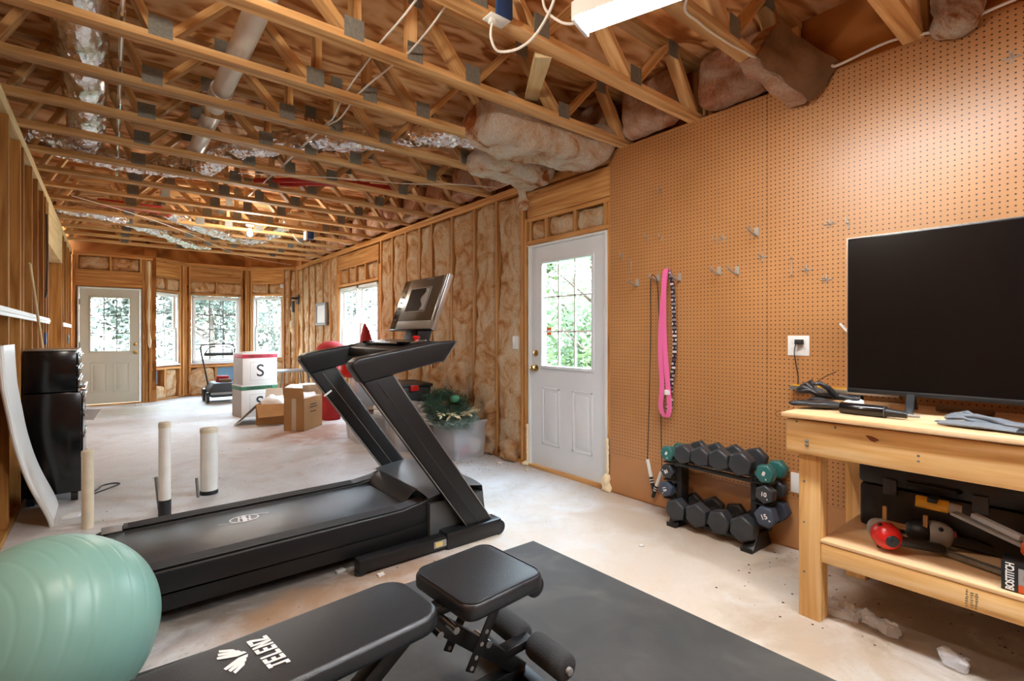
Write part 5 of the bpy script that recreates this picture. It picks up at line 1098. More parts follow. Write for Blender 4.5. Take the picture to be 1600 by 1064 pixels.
lettering('lettering', 'BOSTITCH', .03, (2.4238, .262, .415), (0, 0, 1), (0, 1, 0), M['whiteink'], bb, bold=.0008, sx=.66)
mb = MB(); mb.box((2.4235, .10, .366), (2.4249, .242, .392)); mb.build('orange_print', M['orange'], bb, smooth=0); mb = MB(); mb.box((2.4235, .10, .393), (2.4249, .242, .448)); mb.build('grey_print', M['ltgrey'], bb, smooth=0)
for y_ in (.222, .20): mb = MB(); mb.box((2.4228, y_-.008, .412), (2.4236, y_+.008, .426)); mb.build('icon_print', M['orange'], bb, smooth=0)
# plastic scraps under the bench
for i, (lo, hi, l_) in enumerate((((2.50, .74, 0), (2.62, .90, .035), 'crumpled clear plastic wrap under the bench just behind its leg'), ((2.52, .60, 0), (2.60, .74, .04), 'crumpled clear plastic wrap under the shelf rail, right of the first'), ((2.44, .36, 0), (2.51, .46, .05), 'clear plastic scrap standing up on the floor under the bench at right'))):
    mb = MB(); mb.puff(lo, hi, .012, .028, 16, 60+i, .5); mb.v = [(v[0], v[1], max(.002, v[2])) for v in mb.v]; one(mb, 'plastic_wrap', M['wrap'], l_, 'plastic wrap', smooth=30)

# ------------------------------------------------------------------ dumbbell rack
rk = thing('dumbbell_rack', 'black steel dumbbell rack full of hex dumbbells against the hardboard', 'rack', (2.98, 1.63, 0))
for y_ in (1.385, 1.875):
    mb = MB(); mb.box((2.93, y_-.018, .03), (3.02, y_+.018, .415)); pl = mb.build('side_post', M['blackmetal'], rk, bevel=.004)
    mb = MB(); mb.prism([(2.84, 0), (3.085, 0), (3.085, .012), (3.03, .10), (2.92, .10), (2.862, .012), (2.84, .03)], (0, y_+.035, 0), (1, 0, 0), (0, 0, 1), .07); mb.build('foot', M['blackmetal'], rk, bevel=.004)
    sg = -1 if y_ < 1.6 else 1
    for z in (.165, .288, .405): mb = MB(); mb.box((2.90, min(y_, y_+sg*.10), z-.012), (3.06, max(y_, y_+sg*.10), z-.004)); mb.build('saddle', M['blackmetal'], rk, bevel=.002)
for z0, a in ((.40, 0), (.045, 0)):
    for x in (2.915, 3.035): mb = MB(); mb.bar((x, 1.38, z0), (x, 1.88, z0), .03, .022); mb.build('cross_rail', M['blackmetal'], rk, bevel=.003)
def dumbbell(y, z, r, L, mat, txt, label, rot=0., hx=2.865, tilt=.0, tcol='whiteink', sub='lb', vin=False):
    t = thing('hex_dumbbell', label, 'dumbbell', (hx+L/2, y, z), tilt, 'hex dumbbells on the rack')
    hl = L*.30; c0 = Vector((hx, y, z)); X_ = Vector((1, 0, 0))
    def hd(x0):
        mb = MB(); ch = r*.13
        rings = [(0, r-ch*1.3), (ch, r), (hl-ch, r), (hl, r-ch*1.3)]; vs = []; fs = []
        for dx, rr in rings:
            for k in range(6): a = rot+2*PI*k/6+PI/6; vs.append((x0+dx, y+rr*math.cos(a), z+rr*math.sin(a)))
        for i in range(3):
            for k in range(6): fs.append((i*6+k, i*6+(k+1) % 6, (i+1)*6+(k+1) % 6, (i+1)*6+k))
        fs += [(5, 4, 3, 2, 1, 0), (18, 19, 20, 21, 22, 23)]; mb.add(vs, fs); return mb.build('head', mat, t, bevel=r*.05, segs=2, smooth=30)
    h1 = hd(hx); hd(hx+L-hl)
    mb = MB(); mb.tube([(hx+hl, y, z), (hx+L*.42, y, z), (hx+L*.5, y, z), (hx+L*.58, y, z), (hx+L-hl, y, z)], lambda q: .0125+.003*math.sin(q*PI), 14); mb.build('handle', mat if vin else M['chrome'], t)
    if txt:
        u_ = Vector((0, -math.cos(rot), -math.sin(rot))); v_ = Vector((0, -math.sin(rot)*-1, math.cos(rot)))
        v_ = Vector((0, math.sin(rot)*-1, math.cos(rot))); 
        lettering('weight_number', txt, r*.62, (hx-.0012, y, z+.002), u_, v_, M[tcol], h1, bold=.0008)
        lettering('unit_mark', sub, r*.24, tuple(Vector((hx-.0012, y, z))+u_*r*.38-v_*r*.38), u_, v_, M[tcol], h1)
    return t
for i, (y, z, r) in enumerate(((1.817, .478, .066), (1.696, .484, .066), (1.573, .488, .070), (1.440, .490, .074))):
    dumbbell(y, z, r, .27, M['rubber'], '', 'black hex dumbbell on the top tier, %s from the left' % ['first', 'second', 'third', 'fourth'][i], rot=[.15, .1, .0, .2][i], tilt=0)
for i, (y, z, r) in enumerate(((1.860, .108, .074), (1.714, .114, .078), (1.565, .114, .076), (1.420, .118, .080))):
    dumbbell(y, z, r, .30, M['rubber'], '', 'large black hex dumbbell on the bottom tier, %s from the left' % ['first', 'second', 'third', 'fourth'][i], rot=[.1, .0, .3, .05][i], hx=2.85)
dumbbell(1.945, .456, .052, .19, M['teal'], '8', 'teal dumbbell at the left end of the top tier', rot=.5, hx=2.89, vin=True)
dumbbell(1.302, .461, .056, .21, M['teal'], '8', 'teal dumbbell at the right end of the top tier', rot=.35, hx=2.875, vin=True)
dumbbell(1.945, .337, .050, .20, M['rubber'], '10', 'black dumbbell marked 10 on the left side saddle', rot=2.6, hx=2.89)
dumbbell(1.302, .345, .055, .21, M['rubber'], '10', 'black dumbbell marked 10 on the right side saddle', rot=.05, hx=2.875)
dumbbell(1.955, .218, .054, .21, M['navy'], '15', 'navy dumbbell marked 15 low on the left side of the rack', rot=1.2, hx=2.885, vin=True)
dumbbell(1.295, .222, .062, .225, M['navy'], '15', 'navy dumbbell marked 15 low on the right side of the rack', rot=-.4, hx=2.865, vin=True)

# ------------------------------------------------------------------ left side: tool chest, white panel, pipe stubs
tch = thing('tool_chest', 'black two-tier rolling tool chest against the left wall studs', 'tool chest', (-.32, 5.3, 0))
mb = MB(); mb.box((-.478, 4.95, .075), (-.160, 5.62, .82)); mb.build('lower_cabinet', M['gloss'], tch, bevel=.006)
mb = MB(); mb.box((-.478, 4.96, .825), (-.185, 5.61, 1.13)); mb.build('upper_cabinet', M['gloss'], tch, bevel=.008); mb = MB(); mb.box((-.478, 4.958, 1.13), (-.18, 5.612, 1.138)); mb.build('lid', M['silver'], tch, bevel=.003)
for z0, z1 in ((.10, .30), (.31, .50), (.51, .66), (.67, .80)): mb = MB(); mb.box((-.159, 4.97, z0), (-.150, 5.60, z1)); d_ = mb.build('drawer', M['gloss'], tch, bevel=.002); mb = MB(); mb.box((-.150, 5.02, z1-.035), (-.138, 5.55, z1-.015)); mb.build('drawer_pull', M['chrome'], d_, bevel=.003)
for z0, z1 in ((.84, .92), (.93, 1.01), (1.02, 1.11)): mb = MB(); mb.box((-.184, 4.97, z0), (-.176, 5.60, z1)); d_ = mb.build('drawer', M['gloss'], tch, bevel=.002); mb = MB(); mb.box((-.176, 5.02, z1-.03), (-.166, 5.55, z1-.014)); mb.build('drawer_pull', M['chrome'], d_, bevel=.003)
mb = MB(); mb.box((-.18, 4.955, .822), (-.135, 5.615, .85)); mb.build('ledge', M['chrome'], tch, bevel=.006)
for x in (-.44, -.20):
    for y in (5.02, 5.56): mb = MB(); mb.cyl((x-.02, y, .045), (x+.02, y, .045), .045, n=20); mb.build('caster', M['black'], tch)
mb = MB(); mb.bar((-.135, 5.0, .60), (-.09, 5.06, .67), .12, .003); one(mb, 'paper_sheet', M['paper'], 'white paper stuck in a tool chest drawer', 'paper', smooth=0)
mb = MB(); mb.tube(smooth_path([(-.13, 5.05, .004), (-.02, 5.18, .004), (.07, 5.30, .004), (.03, 5.36, .004), (-.04, 5.33, .004), (-.07, 5.22, .004), (-.12, 5.12, .004)], 8), .006, 6); one(mb, 'extension_cable', M['cable'], 'thin black cord looped on the floor beside the tool chest', 'cord')
# white flexible panel bowed against the wall
pn = thing('plastic_sheet', 'white flexible plastic panel bowed against the left wall in front of the tool chest', 'panel', (-.36, 4.6, 0))
def pan(u, v):
    zz = u*1.185; x = -.285-.165*(1-math.exp(-((zz)/.40)**1.5))-.008*(zz/1.185)
    tab = [(0, 4.93), (.28, 4.79), (.5, 4.72), (.76, 4.60), (.95, 4.45), (1.2, 4.38)]
    for (z0, y0), (z1, y1) in zip(tab, tab[1:]):
        if z0 <= zz <= z1+.001: q = (zz-z0)/(z1-z0); yf = y0+(y1-y0)*q; break
    y = yf-.52*(1-v)
    return Vector((x, y, zz+.004))
def shell(mb, fn, nu, nv, off):
    n0 = len(mb.v); mb.grid(lambda u, v: tuple(fn(u, v)), nu, nv); mb.grid(lambda u, v: tuple(fn(u, v)+Vector(off)), nu, nv); N = (nu+1)*(nv+1)
    ring = [j for j in range(nv+1)]+[i*(nv+1)+nv for i in range(1, nu+1)]+[nu*(nv+1)+j for j in range(nv-1, -1, -1)]+[i*(nv+1) for i in range(nu-1, 0, -1)]
    for k in range(len(ring)): p_, q = ring[k], ring[(k+1) % len(ring)]; mb.f.append((n0+p_, n0+q, n0+N+q, n0+N+p_)); mb.m.append(0)
mb = MB(); shell(mb, pan, 40, 6, (-.008, 0, -.002)); mb.build('sheet', M['plastic'], pn, smooth=60)
mb = MB(); mb.tube([tuple(pan(i/40, 0)+Vector((-.004, 0, 0))) for i in range(41)], .012, 8); mb.build('edge_bead', M['plastic'], pn); mb = MB(); mb.tube([tuple(pan(i/40, .1)+Vector((.002, 0, 0))) for i in range(41)], .004, 6); mb.build('groove_bead', M['plastic'], pn)
mb = MB(); mb.box((-.23, 4.52, .0), (-.14, 4.60, .02)); mb.v = [(v[0]+(v[1]-4.56)*.5, v[1], v[2]) for v in mb.v]; one(mb, 'plastic_scrap', M['plastic'], 'white plastic scrap on the floor beside the bowed panel foot', 'scrap', bevel=.003)
def stub(x, y, h_, r, label, mat, tar=0):
    t = thing('pipe_stub', label, 'pipe', (x, y, 0)); mb = MB(); prof = [(r, 0), (r, h_), (r*.82, h_), (r*.82, h_-.1)]
    mb.lathe(prof, (x, y, 0), n=28); mb.build('pipe', mat, t); mb = MB(); mb.lathe([(r*1.04, h_-.035), (r*1.06, h_-.005), (r*.8, h_+.004), (0, h_+.004)], (x, y, 0), n=28); mb.build('cap', M['pvcold'], t)
    if tar: mb = MB(); mb.tube([(x, y, 0), (x, y, tar*.5), (x, y, tar)], r*1.05, 24); mb.build('tar_coat', M['tar'], t)
stub(-.105, 4.24, .50, .032, 'thin cream plastic pipe stub standing from the slab near the bowed panel', M['pvcold'])
stub(.301, 4.18, .645, .036, 'tall white plastic pipe stub with a black tarred base', M['pvc'], .115)
stub(.615, 4.56, .515, .06, 'wide white plastic pipe stub, rightmost of the three', M['pvc'], .03)
mb = MB(); mb.cyl((.283, 4.36, 0), (.262, 4.36, .235), .011, n=8); one(mb, 'rebar', M['steel'], 'rusty steel rod leaning beside the tall pipe stub', 'rod')
mb = MB(); mb.cyl((.535, 4.50, 0), (.525, 4.50, .15), .01, n=8); one(mb, 'rebar', M['steel'], 'short steel rod beside the wide pipe stub', 'rod')

# ------------------------------------------------------------------ stored things at the far end
def carton(name, c, yaw, wd, dp_, h_, z0, mats, label):
    t = thing(name, label, 'box', (c[0], c[1], z0), yaw)
    return t, Matrix.Translation((c[0], c[1], z0)) @ Matrix.Rotation(yaw, 4, 'Z')
def put(mb, Mx): mb.v = [tuple(Mx @ Vector(v)) for v in mb.v]; return mb
YW = R(8)
def white_carton(c, z0, h_, band, txt, big, label, wd=.52, dp_=.40):
    t, Mx = carton('carton', c, YW, wd, dp_, h_, z0, None, label)
    mb = MB(); mb.box((-wd/2, -dp_/2, 0), (wd/2, dp_/2, h_)); put(mb, Mx); b_ = mb.build('carton_body', M['paper'], t, bevel=.004)
    mb = MB(); mb.box((-wd/2-.0015, -dp_/2+.004, .0), (-wd/2-.0003, dp_/2-.004, h_-.05)); put(mb, Mx); mb.build('grey_side', M['cartgrey'], b_, smooth=0)
    mb = MB(); mb.box((-wd/2-.004, -dp_/2-.004, h_-.07), (wd/2+.004, dp_/2+.004, h_-.012)); put(mb, Mx); bd = mb.build('lid_band', M[band], t, bevel=.002)
    mb = MB(); mb.box((-wd/2-.006, -dp_/2-.006, h_-.014), (wd/2+.006, dp_/2+.006, h_+.01)); put(mb, Mx); mb.build('lid', M['paper'], t, bevel=.003)
    f = Mx.to_3x3(); rt_ = f @ Vector((1, 0, 0)); up_ = Vector((0, 0, 1))
    lettering('lettering', txt, .05, tuple(Mx @ Vector((0, -dp_/2-.0065, h_-.041))), rt_, up_, M['ink'], bd, bold=.0006)
    zc_ = (h_-.07)*.5
    mb = MB(); s_ = .145
    for q in ((-s_, s_, -s_*.95, -s_*.95+.003), (-s_, s_, s_*.95-.003, s_*.95), (-s_, -s_+.003, -s_*.95, s_*.95), (s_-.003, s_, -s_*.95, s_*.95)): mb.box((q[0], -dp_/2-.0012, zc_+q[2]), (q[1], -dp_/2-.0002, zc_+q[3]))
    put(mb, Mx); mb.build('print_frame', M['ltgrey'], b_, smooth=0)
    lettering('letter', big, .26, tuple(Mx @ Vector((0, -dp_/2-.0015, zc_))), rt_, up_, M['ink'], b_, bold=.002)
    return t
white_carton((1.775, 8.58), 0, .48, 'greenband', 'CARTON 2 OF 2', 'S', 'white carton with a green band, under the red-banded one')
white_carton((1.78, 8.575), .492, .47, 'redband', 'CARTON 1 OF 2', 'S', 'white carton marked S with a red band, on top of the green one', .5, .40)
mb = MB(); mb.bar((1.62, 8.58, .981), (1.86, 8.62, .981), .13, .012); one(mb, 'paper_pad', M['paper'], 'white pad lying on top of the red-banded carton', 'pad', bevel=.003)
# open cardboard box with flaps spread
oc, Mo = carton('cardboard_box', (1.864, 7.77), R(-24), .44, .46, .26, 0, None, 'open cardboard box with wide spread flaps in front of the white cartons')
mb = MB(); W_, D_, H_, th_ = .37, .55, .28, .006
for q in ((-W_/2, W_/2, -D_/2, -D_/2+th_), (-W_/2, W_/2, D_/2-th_, D_/2), (-W_/2, -W_/2+th_, -D_/2, D_/2), (W_/2-th_, W_/2, -D_/2, D_/2)): mb.box((q[0], q[2], 0), (q[1], q[3], H_))
mb.box((-W_/2, -D_/2, 0), (W_/2, D_/2, th_)); put(mb, Mo); mb.build('box_body', M['cardboard'], oc, smooth=0)
for a, b, c_, d_, m_ in (((-W_/2, -D_/2, H_), (-W_/2, D_/2, H_), (-W_/2-.27, D_/2, .02), (-W_/2-.27, -D_/2-.02, .01), 'cardlight'), ((W_/2, D_/2, H_), (W_/2, -D_/2, H_), (W_/2+.17, -D_/2, H_+.02), (W_/2+.17, D_/2, H_+.02), 'cardlight'),
    ((-W_/2, -D_/2, H_), (W_/2, -D_/2, H_), (W_/2+.07, -D_/2-.15, H_-.14), (-W_/2+.07, -D_/2-.17, H_-.16), 'cardboard'), ((-W_/2, D_/2, H_), (W_/2, D_/2, H_), (W_/2, D_/2+.1, H_+.16), (-W_/2, D_/2+.1, H_+.16), 'cardlight')):
    mb = slab(MB(), a, b, c_, d_, .005, 4, 4, 2, .003); put(mb, Mo); mb.build('flap', M[m_], oc, smooth=30)
mb = MB(); mb.puff((-.16, -.24, .12), (.16, .25, .34), .04, .05, 7, 9, .4); put(mb, Mo); one(mb, 'packing_paper', M['paper'], 'crumpled white packing paper inside the open cardboard box', 'paper', smooth=50)
# taller brown box with printing
bc, Mb = carton('cardboard_box', (2.19, 7.22), R(-48), .42, .62, .42, 0, None, 'brown cardboard box with printed side and open top, right of the spread-flap box')
W_, D_, H_ = .46, .28, .42; mb = MB(); Mb = Matrix.Translation((2.033, 6.965, 0)) @ Matrix.Rotation(R(43.5), 4, 'Z'); bc.location = (2.033, 6.965, 0); bc.rotation_euler.z = R(43.5)
for q in ((-W_/2, W_/2, -D_/2, -D_/2+th_), (-W_/2, W_/2, D_/2-th_, D_/2), (-W_/2, -W_/2+th_, -D_/2, D_/2), (W_/2-th_, W_/2, -D_/2, D_/2)): mb.box((q[0], q[2], 0), (q[1], q[3], H_))
mb.box((-W_/2, -D_/2, 0), (W_/2, D_/2, th_)); put(mb, Mb); bq = mb.build('box_body', M['cardboard'], bc, smooth=0)
for a, b, c_, d_, m_ in (((-W_/2, -D_/2, H_), (-W_/2, D_/2, H_), (-W_/2-.03, D_/2, H_+.14), (-W_/2-.03, -D_/2, H_+.14), 'cardboard'), ((W_/2, D_/2, H_), (W_/2, -D_/2, H_), (W_/2+.0, -D_/2, H_+.15), (W_/2-.02, D_/2, H_+.13), 'cardlight'), ((-W_/2, -D_/2, H_), (W_/2, -D_/2, H_), (W_/2-.02, -D_/2+.17, H_+.02), (-W_/2+.02, -D_/2+.17, H_+.02), 'cardlight')):
    mb = slab(MB(), a, b, c_, d_, .005, 4, 4, 2, .003); put(mb, Mb); mb.build('flap', M[m_], bc, smooth=30)
mb = MB(); mb.box((-W_/2-.0015, -.03, 0), (-W_/2-.0004, .03, H_)); put(mb, Mb); mb.build('packing_tape', M['cardlight'], bc, smooth=0)
mb = MB()
for z, wd in ((.32, .16), (.285, .19), (.225, .15)): mb.box((-wd/2, -D_/2-.0012, z), (wd/2, -D_/2-.0003, z+.012))
put(mb, Mb); mb.build('printed_lines', M['ink'], bq, smooth=0)
mb = MB(); mb.puff((-.19, -.11, H_-.12), (.19, .11, H_+.05), .04, .03, 8, 13, .4); put(mb, Mb); one(mb, 'packing_paper', M['paper'], 'white packing paper filling the printed cardboard box', 'paper', smooth=50)
mb = MB(); mb.puff((2.15, 7.95, .02), (2.95, 8.6, .45), .06, .02, 3, 15, .3); one(mb, 'white_bundle', M['paper'], 'white wrapped bundle behind the printed cardboard box', 'bundle', smooth=60)
ft = thing('folding_table', 'small grey table in the far right corner behind the cartons', 'table', (2.78, 10.0, 0)); mb = MB(); mb.box((2.35, 9.7, .555), (3.05, 10.3, .585)); mb.build('table_top', M['ltgrey'], ft, bevel=.006)
for x in (2.42, 2.98):
    for y in (9.77, 10.23): mb = MB(); mb.cyl((x, y, 0), (x+(.06 if x < 2.6 else -.06), y, .555), .014, n=8); mb.build('leg', M['steel'], ft)
# lawn mower
lm_ = thing('lawn_mower', 'dark push lawn mower with a folding handle under the bay window', 'lawn mower', (1.65, 10.75, 0))
mb = MB(); mb.prism([(1.44, .10), (1.88, .10), (1.90, .26), (1.84, .36), (1.50, .36), (1.42, .26)], (0, 11.05, 0), (1, 0, 0), (0, 0, 1), .56); mb.build('deck', M['dkgrey'], lm_, bevel=.03, segs=3)
mb = MB(); mb.cyl((1.68, 10.8, .36), (1.68, 10.8, .47), .12, .10, 20); mb.build('engine', M['redcloth'], lm_); mb = MB(); mb.box((1.60, 10.60, .36), (1.80, 10.70, .42)); mb.build('engine_shroud', M['kraft'], lm_, bevel=.01)
mb = MB(); mb.box((1.44, 10.47, .15), (1.88, 10.49, .19)); mb.build('front_trim', M['ltgrey'], lm_, bevel=.004)
for x in (1.40, 1.92):
    for y, r in ((10.56, .10), (11.0, .12)): mb = MB(); mb.tube([(x-.025, y, r), (x+.025, y, r)], r, 20); mb.build('wheel', M['black'], lm_, bevel=.01)
mb = MB(); mb.tube(smooth_path([(1.46, 10.95, .30), (1.38, 10.75, .62), (1.30, 10.55, .93), (1.29, 10.50, 1.02), (1.33, 10.46, 1.06), (1.60, 10.44, 1.08), (1.75, 10.46, 1.07), (1.82, 10.50, 1.02), (1.85, 10.62, .85), (1.90, 10.9, .38)], 6), .014, 8); mb.build('handle', M['dkgrey'], lm_)
mb = MB(); mb.box((1.34, 10.51, .86), (1.82, 10.58, .92)); mb.build('handle_bar_panel', M['dkgrey'], lm_, bevel=.02); mb = MB(); mb.tube(smooth_path([(1.36, 10.55, .9), (1.42, 10.44, 1.02), (1.55, 10.42, 1.03), (1.74, 10.42, 1.02), (1.80, 10.55, .9)], 5), .01, 8); mb.build('control_bail', M['blackmetal'], lm_)
# clear bins
def bin_(c, yaw, wd, dp_, h_, label, lid=None, z0=0, mat='bin'):
    t = thing('storage_bin', label, 'bin', (c[0], c[1], z0), yaw); Mx = Matrix.Translation((c[0], c[1], z0)) @ Matrix.Rotation(yaw, 4, 'Z')
    lo = [(a*.86, b*.86) for a, b in rpoly(wd, dp_, .05, 4)]; hi = rpoly(wd, dp_, .05, 4); n = len(lo); mb = MB()
    vs = [(a, b, .003) for a, b in lo]+[(a, b, h_) for a, b in hi]+[(a*1.04, b*1.04, h_) for a, b in hi]+[(a*1.04, b*1.04, h_-.02) for a, b in hi]
    fs = [tuple(range(n-1, -1, -1))]+[(i+k*n, (i+1) % n+k*n, (i+1) % n+(k+1)*n, i+(k+1)*n) for k in range(3) for i in range(n)]; mb.add(vs, fs); put(mb, Mx); o = mb.build('tub', M[mat], t, smooth=40)
    if lid: mb = MB(); mb.prism(rpoly(wd*1.06, dp_*1.06, .05, 4), (0, 0, h_), (1, 0, 0), (0, 1, 0), .03); put(mb, Mx); mb.build('lid', M[lid], t, bevel=.008)
    for e in (-1, 1): mb = MB(); mb.box((-.06, e*dp_*.52-.008, h_-.05), (.06, e*dp_*.52+.008, h_-.005)); put(mb, Mx); mb.build('handle', M[mat], t, bevel=.004)
    return t, Mx
T1, M1 = bin_((2.83, 4.36), R(8), .46, .40, .375, 'clear plastic bin holding the wreaths beside the insulation')
def inside(name, Mx, lo, hi, mat, label, cat, seed=1, amp=.03): mb = MB(); mb.puff(lo, hi, .035, amp, 9, seed, .45); put(mb, Mx); return one(mb, name, M[mat], label, cat, smooth=60)
inside('white_ornament', M1, (.02, -.17, .02), (.17, -.05, .19), 'plastic', 'round white ornament at the bottom of the wreath bin', 'ornament', 3, .012)
inside('pink_ribbon', M1, (-.10, -.165, .01), (.01, -.06, .12), 'redcloth', 'pinkish red ribbon at the bottom of the wreath bin', 'ribbon', 4, .03)
inside('cloth_bundle', M1, (-.17, -.12, .05), (.17, .16, .33), 'ltgrey', 'grey cloth bundle filling the wreath bin', 'cloth', 5, .02)
# wreaths: needles around a ring
def wreath(c, nrm, Rr, thick, n, mat, label, seed, ln=.09, extra=None):
    rs = random.Random(seed); nrm = Vector(nrm).normalized(); u = nrm.orthogonal().normalized(); v = nrm.cross(u); c = Vector(c)
    t = thing('wreath', label, 'wreath', tuple(c)); mb = MB(); mb.tube([c+(u*math.cos(a)+v*math.sin(a))*Rr for a in [2*PI*k/24 for k in range(24)]], thick*.35, 6, closed=True); mb.build('ring', M['bark'], t)
    mb = MB()
    for k in range(n):
        a = rs.random()*2*PI; rad = u*math.cos(a)+v*math.sin(a); tan = -u*math.sin(a)+v*math.cos(a); p = c+rad*(Rr+rs.gauss(0, thick*.5))+nrm*rs.gauss(0, thick*.4)
        d = (tan*rs.uniform(.2, 1)+rad*rs.gauss(0, .6)+nrm*rs.gauss(0, .7)).normalized(); w_ = d.orthogonal().normalized()*rs.uniform(.002, .0045); q = p+d*ln*rs.uniform(.5, 1.1)
        i0 = len(mb.v); mb.v += [tuple(p-w_), tuple(p+w_), tuple(q)]; mb.g += [(0, 0, 0)]*3; mb.f.append((i0, i0+1, i0+2)); mb.m.append(0)
    mb.build('needles', M[mat], t, smooth=0); return t, (c, u, v, nrm)
W1, fr1 = wreath((2.69, 4.40, .52), (-.15, -.55, .8), .165, .075, 3200, 'leaf', 'dark green pine wreath piled on the clear bin', 3, .11)
mb = MB(); mb.puff((2.70, 4.30, .56), (2.79, 4.37, .63), .016, .012, 20, 6, .4); mb.build('green_bow', M['greenband'], W1, smooth=60)
W2, fr2 = wreath((2.71, 4.33, .425), (-.1, -.25, .96), .20, .06, 2200, 'leaf2', 'frosted green and cream wreath lying lowest on the clear bin', 9, .10)
mb = MB(); rs = random.Random(5)
for k in range(120):
    a = R(200+rs.random()*190); c, u, v, nn = fr2; rad = Vector((math.cos(a), math.sin(a), 0)); p = Vector((2.71, 4.33, .45))+rad*(.19+rs.gauss(0, .02))+Vector((0, 0, rs.uniform(.0, .03))); d = (rad*rs.uniform(.2, 1)+Vector((-rad.y, rad.x, 0))*rs.uniform(-.4, 1)+Vector((0, 0, rs.uniform(-.2, .4)))).normalized(); w_ = Vector((0, 0, 1)).cross(d).normalized()*.014; q = p+d*.08
    i0 = len(mb.v); m_ = (p+q)/2; mb.v += [tuple(p), tuple(m_-w_), tuple(q), tuple(m_+w_)]; mb.g += [(0, 0, 0)]*4; mb.f.append((i0, i0+1, i0+2, i0+3)); mb.m.append(0)
mb.build('dried_petals', M['straw'], W2, smooth=0)
inside('orange_flower', Matrix.Translation((2.72, 4.21, .39)), (-.03, -.025, 0), (.03, .025, .05), 'orange', 'small orange flower sprig at the front rim of the wreath bin', 'flower', 6, .02)
T2, M2 = bin_((2.62, 5.10), R(-14), .46, .62, .36, 'clear plastic bin behind the treadmill uprights, wrapping rolls across its top')
inside('wrapped_contents', M2, (-.17, -.25, .02), (.17, .25, .33), 'paper', 'white paper packed in the bin under the wrapping rolls', 'paper', 7)
T3, M3 = bin_((2.42, 5.75), R(-8), .44, .62, .34, 'clear plastic bin farthest left behind the treadmill, stacked under another'); inside('wrapped_contents', M3, (-.16, -.25, .02), (.16, .25, .30), 'ltgrey', 'grey contents of the left lower clear bin', 'contents', 8)
T4, M4 = bin_((2.62, 6.05), R(-8), .5, .6, .34, 'clear plastic bin with blue contents stacked behind the treadmill', z0=.375); inside('blue_contents', M4, (-.18, -.24, .02), (.18, .24, .28), 'blue', 'pale blue contents of the upper clear bin', 'contents', 9)
mb = MB(); mb.box((2.30, 5.75, .345), (2.85, 6.35, .372)); one(mb, 'cardboard_sheet', M['cardlight'], 'flat cardboard sheet between the stacked clear bins', 'cardboard', bevel=.002)
for i, (a, b, r, l_) in enumerate((((2.30, 5.28, .44), (2.62, 4.32, .405), .028, 'black and white polka dot wrapping paper roll lying on the bins, upper one'), ((2.27, 5.20, .40), (2.56, 4.34, .362), .026, 'black and white polka dot wrapping paper roll lying on the bins, lower one'))):
    mb = MB(); a = Vector(a); b = Vector(b); mb.tube([a.lerp(b, k/12) for k in range(13)], r, 18); one(mb, 'wrapping_paper_roll', M['dots'], l_, 'wrapping paper')
mb = MB(); mb.puff((2.56, 4.62, .40), (2.78, 5.1, .50), .04, .05, 8, 10, .5); one(mb, 'plastic_bag', M['wrap'], 'crumpled clear plastic bag behind the wrapping rolls', 'bag', smooth=50)
mb = MB(); mb.puff((2.46, 4.46, .005), (2.58, 4.70, .24), .035, .03, 8, 11, .5); one(mb, 'blue_bag', plain('blue_bag_plastic', S(70, 96, 136), .35), 'dark blue plastic bag on the floor left of the wreath bin', 'bag', smooth=50)
mb = MB(); mb.box((2.60, 4.52, .40), (2.72, 4.60, .425)); one(mb, 'gift_box', M['redband'], 'small red gift box among the wreaths', 'box', bevel=.004)
bt_ = thing('storage_tote', 'black plastic tote with red latches behind the bins', 'tote', (2.74, 5.42, .37))
mb = MB(); mb.prism(rpoly(.44, .58, .05, 4), (2.74, 5.42, .37), (1, -.1, 0), (.1, 1, 0), .28); mb.build('tub', M['black'], bt_, bevel=.012); mb = MB(); mb.prism(rpoly(.48, .62, .05, 4), (2.74, 5.42, .65), (1, -.1, 0), (.1, 1, 0), .035); mb.build('lid', M['black'], bt_, bevel=.012)
for x, y in ((2.70, 5.105), (2.485, 5.42)): mb = MB(); mb.box((x-.05, y-.012, .61), (x+.05, y+.012, .675)); mb.build('latch', M['red'], bt_, bevel=.004)
mb = MB(); mb.box((2.70, 5.43, 0), (2.98, 5.74, .365)); one(mb, 'lower_box', M['black'], 'dark box on the floor under the black tote', 'box', bevel=.01)
# red decorations behind the treadmill
rd = thing('garden_gnome', 'tall red pointed-hat decoration standing by the right wall window', 'decoration', (2.80, 6.72, 0)); mb = MB(); mb.lathe([(0, 0), (.12, .0), (.16, .05), (.15, .35), (.13, .52)], (2.80, 6.72, .0), n=20); mb.build('body', M['redcloth'], rd)
mb = MB(); mb.tube(smooth_path([(2.80, 6.72, .5), (2.80, 6.72, .8), (2.81, 6.73, 1.1), (2.79, 6.71, 1.30), (2.77, 6.70, 1.40)], 6), lambda t: max(.01, .17*(1-t)**.85), 16); mb.build('pointed_hat', M['redcloth'], rd)
rb = thing('red_figurine', 'dark red figure with a round domed cap behind the far treadmill handrail', 'decoration', (2.56, 7.42, 0)); mb = MB(); mb.lathe([(0, .0), (.13, .0), (.15, .4), (.13, .8), (.12, 1.0), (.20, 1.01), (.205, 1.05), (.17, 1.10), (.1, 1.145), (0, 1.155)], (2.56, 7.42, 0), n=24); mb.build('cover', M['redcloth'], rb, smooth=60)
mb = MB(); mb.lathe([(0, 0), (.16, 0), (.18, .03), (.17, .26), (.13, .3), (0, .31)], (2.42, 6.18, .72), n=20); one(mb, 'red_bucket', M['red'], 'shiny red bucket on the stacked bins seen between the treadmill uprights', 'bucket')
